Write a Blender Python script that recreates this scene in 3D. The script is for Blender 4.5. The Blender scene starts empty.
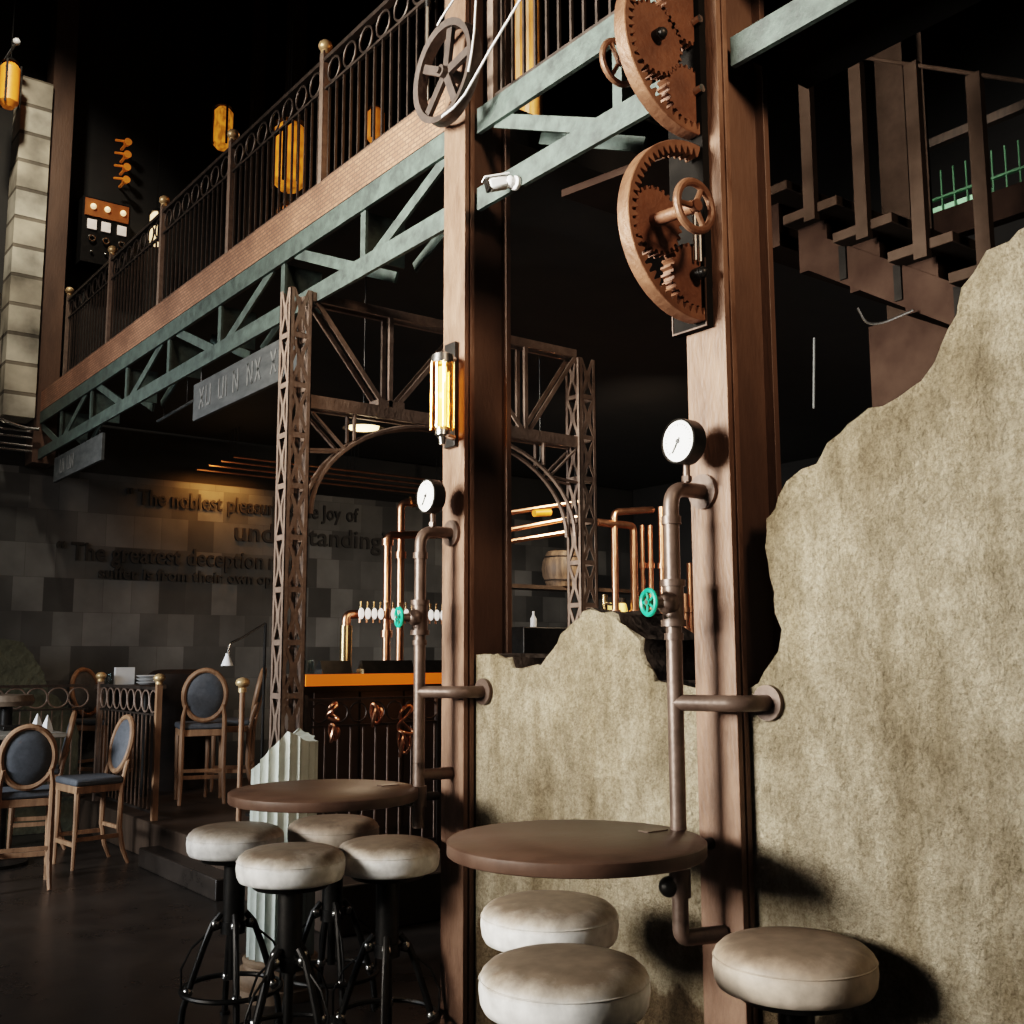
import bpy, math, random
from mathutils import Vector as V, Matrix
random.seed(11)
C = bpy.context.scene.collection
PI = math.pi

# ------------------------------------------------------------------ mesh helpers
def basis(d):
    d = V(d).normalized()
    a = V((0, 0, 1)) if abs(d.z) < .9 else V((0, 1, 0))
    u = d.cross(a).normalized()
    return u, d.cross(u).normalized(), d

class MB:
    def __init__(s):
        s.v = []; s.f = []
    def add(s, vs, fs):
        n = len(s.v); s.v += [tuple(v) for v in vs]; s.f += [tuple(i + n for i in f) for f in fs]; return s
    def box(s, x0, x1, y0, y1, z0, z1):
        return s.add([(x, y, z) for x in (x0, x1) for y in (y0, y1) for z in (z0, z1)],
                     [(0, 1, 3, 2), (4, 6, 7, 5), (0, 4, 5, 1), (2, 3, 7, 6), (0, 2, 6, 4), (1, 5, 7, 3)])
    def bar(s, p, q, w, h, side=None):
        p, q = V(p), V(q); d = (q - p).normalized()
        if side is None:
            u, w2, _ = basis(d)
        else:
            u = (V(side) - d * V(side).dot(d)).normalized(); w2 = d.cross(u)
        vs = [o + u * a * w / 2 + w2 * b * h / 2 for o in (p, q) for a, b in ((-1, -1), (1, -1), (1, 1), (-1, 1))]
        return s.add(vs, [(0, 3, 2, 1), (4, 5, 6, 7), (0, 1, 5, 4), (1, 2, 6, 5), (2, 3, 7, 6), (3, 0, 4, 7)])
    def cyl(s, p, q, r, r1=None, n=16):
        r1 = r if r1 is None else r1
        p, q = V(p), V(q); u, w, _ = basis(q - p)
        vs = [o + (u * math.cos(2 * PI * i / n) + w * math.sin(2 * PI * i / n)) * rr for o, rr in ((p, r), (q, r1)) for i in range(n)]
        fs = [(i, (i + 1) % n, n + (i + 1) % n, n + i) for i in range(n)]
        fs += [tuple(range(n))[::-1], tuple(range(n, 2 * n))]
        return s.add(vs, fs)
    def tube(s, pts, r, n=10, closed=False):
        pts = [V(p) for p in pts]; m = len(pts); vs = []; u = None
        rs = r if isinstance(r, (list, tuple)) else [r] * m
        for i, p in enumerate(pts):
            a = pts[i - 1] if (i or closed) else p
            b = pts[(i + 1) % m] if (i < m - 1 or closed) else p
            d = (b - a).normalized()
            if u is None: u = basis(d)[0]
            u = (u - d * u.dot(d)).normalized(); w = d.cross(u)
            vs += [p + (u * math.cos(2 * PI * k / n) + w * math.sin(2 * PI * k / n)) * rs[i] for k in range(n)]
        fs = []
        for i in range(m if closed else m - 1):
            j = (i + 1) % m
            fs += [(i * n + k, i * n + (k + 1) % n, j * n + (k + 1) % n, j * n + k) for k in range(n)]
        if not closed: fs += [tuple(range(n))[::-1], tuple(range((m - 1) * n, m * n))]
        return s.add(vs, fs)
    def lathe(s, prof, o=(0, 0, 0), axis=(0, 0, 1), n=32, closed=False):
        o = V(o); u, w, d = basis(axis); vs = []; m = len(prof)
        for r, h in prof:
            vs += [o + d * h + (u * math.cos(2 * PI * k / n) + w * math.sin(2 * PI * k / n)) * max(r, 1e-4) for k in range(n)]
        fs = []
        for i in range(m if closed else m - 1):
            j = (i + 1) % m
            fs += [(i * n + k, i * n + (k + 1) % n, j * n + (k + 1) % n, j * n + k) for k in range(n)]
        if not closed: fs += [tuple(range(n))[::-1], tuple(range((m - 1) * n, m * n))]
        return s.add(vs, fs)
    def torus(s, c, axis, R, r, n=36, m=8, sx=1, sy=1, ref=None):
        c = V(c); u, w, d = basis(axis)
        if ref is not None:
            u = V(ref).normalized(); w = V(axis).normalized().cross(u)
        return s.tube([c + u * math.cos(2 * PI * i / n) * R * sx + w * math.sin(2 * PI * i / n) * R * sy for i in range(n)], r, m, True)
    def prism(s, poly, o, u, w, t):
        o, u, w, t = V(o), V(u), V(w), V(t); n = len(poly)
        vs = [o + u * a + w * b for a, b in poly] + [o + u * a + w * b + t for a, b in poly]
        fs = [tuple(range(n))[::-1], tuple(range(n, 2 * n))] + [(i, (i + 1) % n, n + (i + 1) % n, n + i) for i in range(n)]
        return s.add(vs, fs)
    def ring(s, outer, inner, t):
        # outer/inner: equal lists of points, extruded by t
        n = len(outer); t = V(t)
        vs = [V(p) for p in outer] + [V(p) for p in inner] + [V(p) + t for p in outer] + [V(p) + t for p in inner]
        fs = []
        for i in range(n - 1):
            j = i + 1
            fs += [(i, j, n + j, n + i), (2 * n + i, 3 * n + i, 3 * n + j, 2 * n + j), (i, 2 * n + i, 2 * n + j, j), (n + i, n + j, 3 * n + j, 3 * n + i)]
        return s.add(vs, fs)
    def sphere(s, c, r, n=14, m=10, sc=(1, 1, 1)):
        k = len(s.v)
        s.lathe([(r * math.sin(PI * i / m), -r * math.cos(PI * i / m)) for i in range(m + 1)], (0, 0, 0), (0, 0, 1), n)
        for i in range(k, len(s.v)):
            a = s.v[i]; s.v[i] = (c[0] + a[0] * sc[0], c[1] + a[1] * sc[1], c[2] + a[2] * sc[2])
        return s
    def build(s, name, mat, parent=None, bevel=0, angle=35, kind=None, label=None, seg=2):
        off = V((0, 0, 0)); p = parent
        while p is not None:
            off += p.location; p = p.parent
        me = bpy.data.meshes.new(name)
        me.from_pydata([V(v) - off for v in s.v], [], s.f)
        me.update()
        import bmesh
        b = bmesh.new(); b.from_mesh(me); bmesh.ops.recalc_face_normals(b, faces=b.faces); b.to_mesh(me); b.free()
        me.shade_smooth(); me.set_sharp_from_angle(angle=math.radians(angle))
        me.materials.append(mat)
        o = bpy.data.objects.new(name, me); C.objects.link(o)
        if parent is not None: o.parent = parent
        if bevel:
            m = o.modifiers.new('bevel', 'BEVEL'); m.width = bevel; m.segments = seg; m.limit_method = 'ANGLE'
        if kind: o['kind'] = kind
        if label: o['label'] = label
        return o

def tag(o, label, cat, group=None):
    o['label'] = label; o['category'] = cat
    if group: o['group'] = group
    return o
def thing(name, loc, label, cat, group=None):
    o = bpy.data.objects.new(name, None); o.empty_display_size = .1
    C.objects.link(o); o.location = loc
    return tag(o, label, cat, group)
def copy_tree(o, parent=None):
    c = o.copy(); C.objects.link(c)
    if parent is not None: c.parent = parent
    for ch in list(o.children): copy_tree(ch, c)
    return c
def fillet(pts, r=.05, k=6):
    pts = [V(p) for p in pts]; out = [pts[0]]
    for a, b, c in zip(pts, pts[1:], pts[2:]):
        r2 = min(r, (a - b).length * .49, (c - b).length * .49)
        p, q = b + (a - b).normalized() * r2, b + (c - b).normalized() * r2
        for i in range(k + 1):
            t = i / k; out.append(p * (1 - t) ** 2 + b * 2 * t * (1 - t) + q * t * t)
    out.append(pts[-1]); return out
def circ(c, u, w, r, n): return [V(c) + V(u) * math.cos(2 * PI * i / n) * r + V(w) * math.sin(2 * PI * i / n) * r for i in range(n)]

# ------------------------------------------------------------------ materials
def mat(name, c1, c2=None, rough=.5, metal=0, scale=8, bump=0, bscale=None, detail=6, stretch=(1, 1, 1), rvar=0, contrast=(.35, .65), coat=0, spec=.5):
    m = bpy.data.materials.new(name); m.use_nodes = True
    nt = m.node_tree; N = nt.nodes; L = nt.links; b = N['Principled BSDF']
    b.inputs['Roughness'].default_value = rough; b.inputs['Metallic'].default_value = metal
    b.inputs['Specular IOR Level'].default_value = spec
    b.inputs['Coat Weight'].default_value = coat
    tc = N.new('ShaderNodeTexCoord'); mp = N.new('ShaderNodeMapping'); mp.inputs['Scale'].default_value = stretch
    L.new(tc.outputs['Object'], mp.inputs['Vector'])
    n1 = N.new('ShaderNodeTexNoise'); n1.inputs['Scale'].default_value = scale; n1.inputs['Detail'].default_value = detail; n1.inputs['Roughness'].default_value = .65
    L.new(mp.outputs[0], n1.inputs['Vector'])
    rp = N.new('ShaderNodeValToRGB'); rp.color_ramp.elements[0].position = contrast[0]; rp.color_ramp.elements[1].position = contrast[1]
    rp.color_ramp.elements[0].color = (*c1, 1); rp.color_ramp.elements[1].color = (*(c2 or c1), 1)
    L.new(n1.outputs['Fac'], rp.inputs['Fac']); L.new(rp.outputs['Color'], b.inputs['Base Color'])
    if rvar:
        mr = N.new('ShaderNodeMapRange'); mr.inputs['To Min'].default_value = max(.05, rough - rvar); mr.inputs['To Max'].default_value = min(1, rough + rvar)
        L.new(n1.outputs['Fac'], mr.inputs['Value']); L.new(mr.outputs[0], b.inputs['Roughness'])
    if bump:
        n2 = N.new('ShaderNodeTexNoise'); n2.inputs['Scale'].default_value = bscale or scale * 4; n2.inputs['Detail'].default_value = 8
        L.new(mp.outputs[0], n2.inputs['Vector'])
        bp = N.new('ShaderNodeBump'); bp.inputs['Strength'].default_value = bump; bp.inputs['Distance'].default_value = .02
        L.new(n2.outputs['Fac'], bp.inputs['Height']); L.new(bp.outputs[0], b.inputs['Normal'])
    return m
def emis(name, col, strength, nsc=.4):
    m = bpy.data.materials.new(name); m.use_nodes = True
    nt = m.node_tree; b = nt.nodes['Principled BSDF']
    n = nt.nodes.new('ShaderNodeTexNoise'); n.inputs['Scale'].default_value = nsc
    r = nt.nodes.new('ShaderNodeValToRGB'); r.color_ramp.elements[0].color = (*[c * .3 for c in col], 1); r.color_ramp.elements[0].position = .38; r.color_ramp.elements[1].position = .6; r.color_ramp.elements[1].color = (*col, 1)
    nt.links.new(n.outputs['Fac'], r.inputs['Fac']); nt.links.new(r.outputs['Color'], b.inputs['Emission Color'])
    b.inputs['Base Color'].default_value = (*[min(1, c) for c in col], 1)
    b.inputs['Emission Strength'].default_value = strength
    return m
def brickmat(name, ax, c1, c2, mortar, w, h, msize=.01, rough=.7, bump=.4, offset=.5, noise=.35):
    m = bpy.data.materials.new(name); m.use_nodes = True
    nt = m.node_tree; N = nt.nodes; L = nt.links; b = N['Principled BSDF']; b.inputs['Roughness'].default_value = rough
    tc = N.new('ShaderNodeTexCoord'); sp = N.new('ShaderNodeSeparateXYZ'); cb = N.new('ShaderNodeCombineXYZ')
    L.new(tc.outputs['Object'], sp.inputs[0]); L.new(sp.outputs[ax[0]], cb.inputs[0]); L.new(sp.outputs[ax[1]], cb.inputs[1])
    br = N.new('ShaderNodeTexBrick'); br.inputs['Scale'].default_value = 1; br.offset = offset
    br.inputs['Color1'].default_value = (*c1, 1); br.inputs['Color2'].default_value = (*c2, 1); br.inputs['Mortar'].default_value = (*mortar, 1)
    br.inputs['Brick Width'].default_value = w; br.inputs['Row Height'].default_value = h; br.inputs['Mortar Size'].default_value = msize
    br.inputs['Mortar Smooth'].default_value = .2
    L.new(cb.outputs[0], br.inputs['Vector'])
    n1 = N.new('ShaderNodeTexNoise'); n1.inputs['Scale'].default_value = 2.2; n1.inputs['Detail'].default_value = 8
    L.new(tc.outputs['Object'], n1.inputs['Vector'])
    mr = N.new('ShaderNodeMapRange'); mr.inputs['From Min'].default_value = .3; mr.inputs['From Max'].default_value = .7
    mr.inputs['To Min'].default_value = 1 - noise; mr.inputs['To Max'].default_value = 1 + noise
    L.new(n1.outputs['Fac'], mr.inputs['Value'])
    mx = N.new('ShaderNodeVectorMath'); mx.operation = 'SCALE'
    L.new(br.outputs['Color'], mx.inputs[0]); L.new(mr.outputs[0], mx.inputs['Scale']); L.new(mx.outputs[0], b.inputs['Base Color'])
    bp = N.new('ShaderNodeBump'); bp.inputs['Strength'].default_value = bump; bp.inputs['Distance'].default_value = .01; bp.invert = True
    L.new(br.outputs['Fac'], bp.inputs['Height']); L.new(bp.outputs[0], b.inputs['Normal'])
    return m
def plaster_mat():
    m = bpy.data.materials.new('aged_plaster'); m.use_nodes = True
    nt = m.node_tree; N = nt.nodes; L = nt.links; b = N['Principled BSDF']; b.inputs['Roughness'].default_value = .9; b.inputs['Specular IOR Level'].default_value = .15
    tc = N.new('ShaderNodeTexCoord')
    def noise(scale, st=(1, 1, 1), det=8, rg=.6):
        mp = N.new('ShaderNodeMapping'); mp.inputs['Scale'].default_value = st; L.new(tc.outputs['Object'], mp.inputs['Vector'])
        n = N.new('ShaderNodeTexNoise'); n.inputs['Scale'].default_value = scale; n.inputs['Detail'].default_value = det; n.inputs['Roughness'].default_value = rg
        L.new(mp.outputs[0], n.inputs['Vector']); return n.outputs['Fac']
    def ramp(f, a, c, p0, p1):
        r = N.new('ShaderNodeValToRGB'); r.color_ramp.elements[0].position = p0; r.color_ramp.elements[1].position = p1
        r.color_ramp.elements[0].color = (*a, 1); r.color_ramp.elements[1].color = (*c, 1); L.new(f, r.inputs['Fac']); return r.outputs['Color']
    def mult(a, c, fac=1):
        x = N.new('ShaderNodeMix'); x.data_type = 'RGBA'; x.blend_type = 'MULTIPLY'; x.inputs['Factor'].default_value = fac
        L.new(a, x.inputs['A']); L.new(c, x.inputs['B']); return x.outputs['Result']
    base = ramp(noise(1.6, det=12), (.25, .205, .142), (.54, .475, .365), .33, .66)
    streak = ramp(noise(5, (1, 1, .18)), (.55, .5, .42), (1, 1, 1), .36, .58)
    fine = ramp(noise(85, det=8, rg=.75), (.5, .46, .39), (1.12, 1.12, 1.12), .36, .58)
    patch = ramp(noise(9, (1, 1.4, .8), det=5, rg=.6), (.62, .58, .51), (1.1, 1.08, 1.05), .38, .6)
    col = mult(mult(mult(base, streak, .75), fine, .75), patch, .7)
    # painted shade together with dark stain low on the wall, by height
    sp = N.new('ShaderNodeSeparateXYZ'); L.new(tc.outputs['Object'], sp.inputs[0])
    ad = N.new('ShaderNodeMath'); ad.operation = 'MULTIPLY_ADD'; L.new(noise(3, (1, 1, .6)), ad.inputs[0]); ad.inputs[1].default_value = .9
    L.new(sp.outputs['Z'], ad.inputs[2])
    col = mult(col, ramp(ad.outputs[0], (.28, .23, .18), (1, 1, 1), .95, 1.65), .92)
    L.new(col, b.inputs['Base Color'])
    bp = N.new('ShaderNodeBump'); bp.inputs['Strength'].default_value = 1; bp.inputs['Distance'].default_value = .05; L.new(noise(34, det=10, rg=.7), bp.inputs['Height'])
    bp2 = N.new('ShaderNodeBump'); bp2.inputs['Strength'].default_value = .5; bp2.inputs['Distance'].default_value = .08; L.new(noise(4, det=4), bp2.inputs['Height'])
    L.new(bp2.outputs[0], bp.inputs['Normal']); L.new(bp.outputs[0], b.inputs['Normal'])
    return m

def leather_mat(name='distressed_cream_leather', side=(.84, .82, .79), mid=(.5, .43, .36), top=(.19, .14, .1)):
    m = bpy.data.materials.new(name); m.use_nodes = True
    nt = m.node_tree; N = nt.nodes; L = nt.links; b = N['Principled BSDF']; b.inputs['Roughness'].default_value = .55
    tc = N.new('ShaderNodeTexCoord'); sp = N.new('ShaderNodeSeparateXYZ'); oi = N.new('ShaderNodeObjectInfo')
    off = N.new('ShaderNodeVectorMath'); off.operation = 'ADD'; L.new(tc.outputs['Object'], off.inputs[0]); L.new(oi.outputs['Location'], off.inputs[1])
    L.new(tc.outputs['Object'], sp.inputs[0])
    n = N.new('ShaderNodeTexNoise'); n.inputs['Scale'].default_value = 7; n.inputs['Detail'].default_value = 9; n.inputs['Roughness'].default_value = .7; L.new(off.outputs[0], n.inputs['Vector'])
    # worn brown top fading to pale sides (wear grows with height on the cushion)
    ad = N.new('ShaderNodeMath'); ad.operation = 'MULTIPLY_ADD'; L.new(sp.outputs['Z'], ad.inputs[0]); ad.inputs[1].default_value = 14; L.new(n.outputs['Fac'], ad.inputs[2])
    rp = N.new('ShaderNodeValToRGB'); e = rp.color_ramp.elements
    mr = N.new('ShaderNodeMapRange'); mr.inputs['From Min'].default_value = 11.35; mr.inputs['From Max'].default_value = 12.1; L.new(ad.outputs[0], mr.inputs['Value'])
    L.new(mr.outputs[0], rp.inputs['Fac'])
    e[0].position = .1; e[0].color = (*side, 1); e[1].position = 1; e[1].color = (*top, 1)
    k = e.new(.55); k.color = (*mid, 1)
    n2 = N.new('ShaderNodeTexNoise'); n2.inputs['Scale'].default_value = 22; n2.inputs['Detail'].default_value = 6; L.new(off.outputs[0], n2.inputs['Vector'])
    m2 = N.new('ShaderNodeMapRange'); m2.inputs['From Min'].default_value = .3; m2.inputs['From Max'].default_value = .7; m2.inputs['To Min'].default_value = .72; m2.inputs['To Max'].default_value = 1.12; L.new(n2.outputs['Fac'], m2.inputs['Value'])
    sc = N.new('ShaderNodeVectorMath'); sc.operation = 'SCALE'; L.new(rp.outputs['Color'], sc.inputs[0]); L.new(m2.outputs[0], sc.inputs['Scale']); L.new(sc.outputs[0], b.inputs['Base Color'])
    bp = N.new('ShaderNodeBump'); bp.inputs['Strength'].default_value = .15; bp.inputs['Distance'].default_value = .01; L.new(n2.outputs['Fac'], bp.inputs['Height']); L.new(bp.outputs[0], b.inputs['Normal'])
    return m

M = {}
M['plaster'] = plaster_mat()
M['broken'] = mat('broken_masonry', (.028, .021, .017), (.05, .039, .032), 1, scale=14, bump=.5, bscale=30, spec=.05)
M['column'] = mat('rusty_column', (.085, .045, .028), (.2, .115, .077), .55, .0, spec=.3, scale=16, stretch=(1, 1, .3), bump=.25, bscale=90, rvar=.1, detail=10, contrast=(.3, .7))
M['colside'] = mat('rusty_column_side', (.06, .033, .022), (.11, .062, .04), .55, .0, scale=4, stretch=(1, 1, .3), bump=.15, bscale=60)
M['green'] = mat('green_patina_steel', (.035, .045, .041), (.075, .105, .09), .55, .1, scale=14, bump=.12, rvar=.12)
M['iron'] = mat('dark_wrought_iron', (.035, .028, .024), (.07, .052, .042), .5, .6, scale=20, rvar=.1)
M['lattice'] = mat('brown_riveted_steel', (.14, .098, .076), (.23, .165, .13), .5, .25, scale=16, bump=.15)
M['black'] = mat('black_metal', (.012, .011, .01), (.028, .025, .022), .42, .6, scale=20)
M['fascia'] = brickmat('rust_tile_fascia', (1, 2), (.28, .135, .08), (.19, .088, .052), (.1, .058, .037), .05, .022, .004, .6, .3, noise=.4)
M['gear'] = mat('rusty_gear', (.1, .045, .024), (.19, .09, .05), .5, .3, scale=9, bump=.2, bscale=50, rvar=.12)
M['gear2'] = mat('rusty_gear_dark', (.085, .034, .017), (.145, .06, .03), .55, .2, scale=9, bump=.2, bscale=50)
M['pipe'] = mat('bronze_brown_pipe', (.06, .039, .03), (.11, .074, .057), .4, .4, scale=12, bump=.06, rvar=.12)
M['chrome'] = mat('nickel', (.55, .53, .5), (.7, .68, .65), .25, 1, scale=10)
M['dial'] = mat('gauge_face', (.85, .86, .84), (.92, .92, .9), .35, 0, scale=4)
M['needle'] = mat('needle_black', (.02, .02, .02), (.03, .03, .03), .5)
M['valve'] = mat('green_enamel', (.005, .2, .12), (.015, .34, .2), .35, 0, scale=25)
M['table'] = mat('rust_brown_tabletop', (.05, .027, .018), (.088, .05, .034), .45, .1, scale=6, bump=.06, rvar=.1)
M['seat'] = leather_mat()
M['oak'] = mat('weathered_oak', (.16, .085, .045), (.3, .17, .095), .55, 0, scale=6, stretch=(3, 3, .5), bump=.1)
M['grey'] = mat('charcoal_upholstery', (.05, .055, .062), (.075, .08, .09), .7, 0, scale=30, bump=.1, bscale=120)
M['tanseat'] = leather_mat('distressed_tan_leather', (.5, .41, .33), (.36, .27, .2), (.17, .12, .085))
M['stone'] = mat('fluted_stone', (.5, .56, .51), (.66, .71, .65), .8, 0, scale=4, bump=.25, bscale=40)
M['stonebase'] = mat('brown_stone_base', (.16, .1, .06), (.32, .22, .14), .7, 0, scale=5, bump=.2)
M['copper'] = mat('polished_copper', (.62, .3, .17), (.78, .42, .27), .3, 1, scale=8, rvar=.08)
M['brass'] = mat('polished_brass', (.62, .42, .2), (.76, .55, .3), .25, 1, scale=8)
M['gold'] = mat('gilded_ball', (.5, .33, .16), (.62, .43, .24), .4, .55, scale=8)
M['glass'] = None
M['white'] = mat('white_plastic', (.75, .76, .76), (.85, .85, .85), .35, 0, scale=5)
M['block'] = brickmat('grey_stone_blocks', (0, 2), (.02, .021, .022), (.115, .118, .12), (.05, .05, .05), .285, .335, .002, .6, .25, .35, .35)
M['letter'] = mat('black_letters', (.008, .007, .006), (.012, .01, .009), .6)
M['dark'] = mat('dark_plaster', (.014, .013, .012), (.022, .02, .018), .8, scale=3)
M['matte'] = mat('matte_black', (.006, .0055, .005), (.01, .009, .008), 1, spec=.05, scale=10)
M['wheel'] = mat('brown_cast_iron', (.035, .025, .02), (.065, .047, .038), .55, .2, scale=14, bump=.15)
M['darkwood'] = mat('dark_wood', (.03, .02, .014), (.055, .036, .024), .45, scale=5, stretch=(1, 8, 1))
M['rustpanel'] = mat('brown_steel_panel', (.012, .0065, .0045), (.022, .013, .009), .8, 0, scale=4, spec=.05)
M['stair'] = mat('brown_stair_steel', (.02, .013, .009), (.033, .022, .016), .75, 0, scale=6, spec=.05)
M['floor'] = mat('dark_polished_floor', (.016, .013, .011), (.034, .027, .022), .3, 0, scale=2.5, bump=.05, bscale=8, rvar=.12, spec=.35)
M['whitebrick'] = brickmat('whitewashed_brick', (0, 2), (.5, .46, .38), (.3, .26, .2), (.13, .11, .085), 1.7, .29, .02, .85, 1, .37, .75)
M['sign'] = mat('grey_sign_board', (.03, .033, .032), (.065, .068, .066), .7, 0, scale=6, stretch=(1, 1, 3))
M['chalk'] = mat('pale_sign_letters', (.08, .08, .077), (.16, .16, .15), .8, scale=20)
M['bottle'] = mat('dark_glassware', (.03, .035, .03), (.06, .06, .05), .12, 0, scale=4)
M['paper'] = mat('white_paper', (.62, .62, .62), (.75, .75, .74), .8, scale=3)
M['tan'] = mat('tan_wood', (.3, .19, .1), (.42, .28, .16), .6, scale=6, stretch=(4, 4, .5))
M['amber'] = emis('amber_lamp', (1, .33, .03), .6, 5)
M['amberdim'] = emis('amber_lamp_dim', (1, .3, .035), .22, 5)
M['warm'] = emis('warm_filament', (1, .72, .34), 16)
M['warmw'] = emis('warm_white_lamp', (1, .7, .33), 14)
M['strip'] = emis('orange_light_strip', (1, .22, .012), .6)
M['bulb'] = emis('small_bulb', (1, .68, .36), 4)
M['glowwhite'] = emis('lit_button', (1, .85, .75), .7)
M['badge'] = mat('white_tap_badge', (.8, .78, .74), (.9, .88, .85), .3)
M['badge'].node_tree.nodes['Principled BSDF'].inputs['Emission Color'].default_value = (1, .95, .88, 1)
M['badge'].node_tree.nodes['Principled BSDF'].inputs['Emission Strength'].default_value = 1.1  # emission added to brighten the badges, which are no lamps
M['greenlit'] = emis('green_lit_bar', (.03, .1, .045), .35)
M['yellowlit'] = emis('backlit_jar', (1, .72, .2), .6)
def glassmat(name, col, rough=.03):
    m = bpy.data.materials.new(name); m.use_nodes = True
    nt = m.node_tree; N = nt.nodes; L = nt.links; N.remove(N['Principled BSDF'])
    g = N.new('ShaderNodeBsdfGlossy'); g.inputs['Roughness'].default_value = rough
    tr = N.new('ShaderNodeBsdfTransparent'); tr.inputs[0].default_value = (*col, 1)
    n = N.new('ShaderNodeTexNoise'); n.inputs['Scale'].default_value = 6
    mr = N.new('ShaderNodeMapRange'); mr.inputs['To Min'].default_value = .82; mr.inputs['To Max'].default_value = .94
    L.new(n.outputs['Fac'], mr.inputs['Value'])
    mx = N.new('ShaderNodeMixShader'); L.new(mr.outputs[0], mx.inputs[0]); L.new(g.outputs[0], mx.inputs[1]); L.new(tr.outputs[0], mx.inputs[2])
    L.new(mx.outputs[0], N['Material Output'].inputs[0]); return m
M['glass'] = glassmat('amber_glass', (1, .8, .5))
M['clear'] = glassmat('clear_glass', (.85, .9, .9))

# ------------------------------------------------------------------ camera
cd = bpy.data.cameras.new('camera'); cam = bpy.data.objects.new('camera', cd); C.objects.link(cam)
cd.sensor_width = 36; cd.lens = 36 * 1081.15 / 1024; cd.clip_end = 100
yaw, pitch, roll = math.radians(37.232), math.radians(7.658), math.radians(-.196)
fw = V((math.sin(yaw) * math.cos(pitch), math.cos(yaw) * math.cos(pitch), math.sin(pitch)))
r0 = V((math.cos(yaw), -math.sin(yaw), 0)); u0 = r0.cross(fw)
rt = r0 * math.cos(roll) + u0 * math.sin(roll); up = -r0 * math.sin(roll) + u0 * math.cos(roll)
cam.matrix_world = Matrix(((rt.x, up.x, -fw.x, 0), (rt.y, up.y, -fw.y, 0), (rt.z, up.z, -fw.z, 1.55), (0, 0, 0, 1)))
bpy.context.scene.camera = cam

# ------------------------------------------------------------------ setting
MB().box(-6, 11, -2, 11.5, -.1, 0).build('floor', M['floor'], kind='structure')
MB().box(3.0, 11, 5.6, 11.2, .0, .28).build('floor_platform', M['darkwood'], kind='structure', bevel=.01)
MB().box(2.84, 3.0, 6.9, 8.4, .0, .14).build('floor_step', M['floor'], kind='structure', bevel=.01)
MB().box(-2, 11, 11.2, 11.5, 0, 3.42).build('wall_back', M['block'], kind='structure')
MB().box(-2, 11, 11.3, 11.6, 3.42, 10).build('wall_upper_back', M['dark'], kind='structure')
MB().box(10.7, 11, -2, 11.2, 0, 10).build('wall_far_right', M['dark'], kind='structure')
MB().box(-6, 11, -2, 11.6, 10, 10.2).build('ceiling', M['dark'], kind='structure')
MB().box(2.72, 10.7, 3.78, 11.2, 3.93, 4.1).build('floor_balcony', M['dark'], kind='structure')
MB().box(2.56, 2.72, 3.78, 11.2, 3.917, 4.12).build('trim_1', M['fascia'], kind='structure')

# plaster walls with broken outlines (profile in Y,Z, thickness along X)
def rough_line(pts, step=.035, amp=.012):
    out = []
    for (a, b), (c, d) in zip(pts, pts[1:]):
        n = max(1, int(math.hypot(c - a, d - b) / step))
        for i in range(n):
            t = i / n; out.append((a + (c - a) * t + random.uniform(-amp, amp), b + (d - b) * t + random.uniform(-amp, amp)))
    out.append(pts[-1]); return out
def plaster_wall(name, prof, x0, x1, closing):
    edge = rough_line(prof)
    poly = edge + closing
    n = len(poly); m = MB()
    o = bpy.data.objects
    # front face, side and rear; a chipped intermediate lip
    mid = [(y + random.uniform(-.012, .012), z + random.uniform(-.012, .012)) if i < len(edge) else (y, z) for i, (y, z) in enumerate(poly)]
    mid2 = [(y + random.uniform(-.012, .012), z + random.uniform(-.014, .008)) if i < len(edge) else (y, z) for i, (y, z) in enumerate(poly)]
    layers = [(x0, poly), (x0 + .012, mid), (x0 + (x1 - x0) * .55, mid2), (x1, mid)]
    vs = [(x, y, z) for x, pl in layers for y, z in pl]
    fs = [tuple(range(n))]
    for k in range(3):
        fs += [(k * n + i, k * n + (i + 1) % n, (k + 1) * n + (i + 1) % n, (k + 1) * n + i) for i in range(n)]
    fs.append(tuple(range(3 * n, 4 * n))[::-1])
    m.add(vs, fs)
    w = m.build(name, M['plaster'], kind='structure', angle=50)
    w.data.materials.append(M['broken'])
    for i, p in enumerate(w.data.polygons):
        if n < i < 3 * n + 1: p.material_index = 1
    return w
prof_mid = [(3.615, 1.56), (3.464, 1.559), (3.366, 1.521), (3.303, 1.494), (3.235, 1.51), (3.163, 1.558), (3.08, 1.624), (2.978, 1.69), (2.896, 1.713), (2.807, 1.709), (2.717, 1.648), (2.669, 1.607), (2.633, 1.533), (2.588, 1.474), (2.5, 1.466), (2.355, 1.462)]
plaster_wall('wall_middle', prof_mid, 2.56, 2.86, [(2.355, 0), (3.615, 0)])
prof_r = [(2.2, 1.45), (2.128, 1.493), (2.076, 1.569), (2.07, 1.627), (2.09, 1.746), (2.112, 1.837), (2.109, 1.912), (2.079, 2.0), (2.02, 2.062), (1.928, 2.109), (1.838, 2.188), (1.728, 2.22), (1.642, 2.251), (1.565, 2.282), (1.503, 2.358), (1.462, 2.421), (1.417, 2.524), (1.366, 2.562), (1.312, 2.576), (1.2, 2.62), (1.0, 2.75), (.7, 2.8), (.3, 2.85)]
plaster_wall('wall_right', prof_r, 2.56, 2.86, [(.3, 0), (2.2, 0)])

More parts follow.
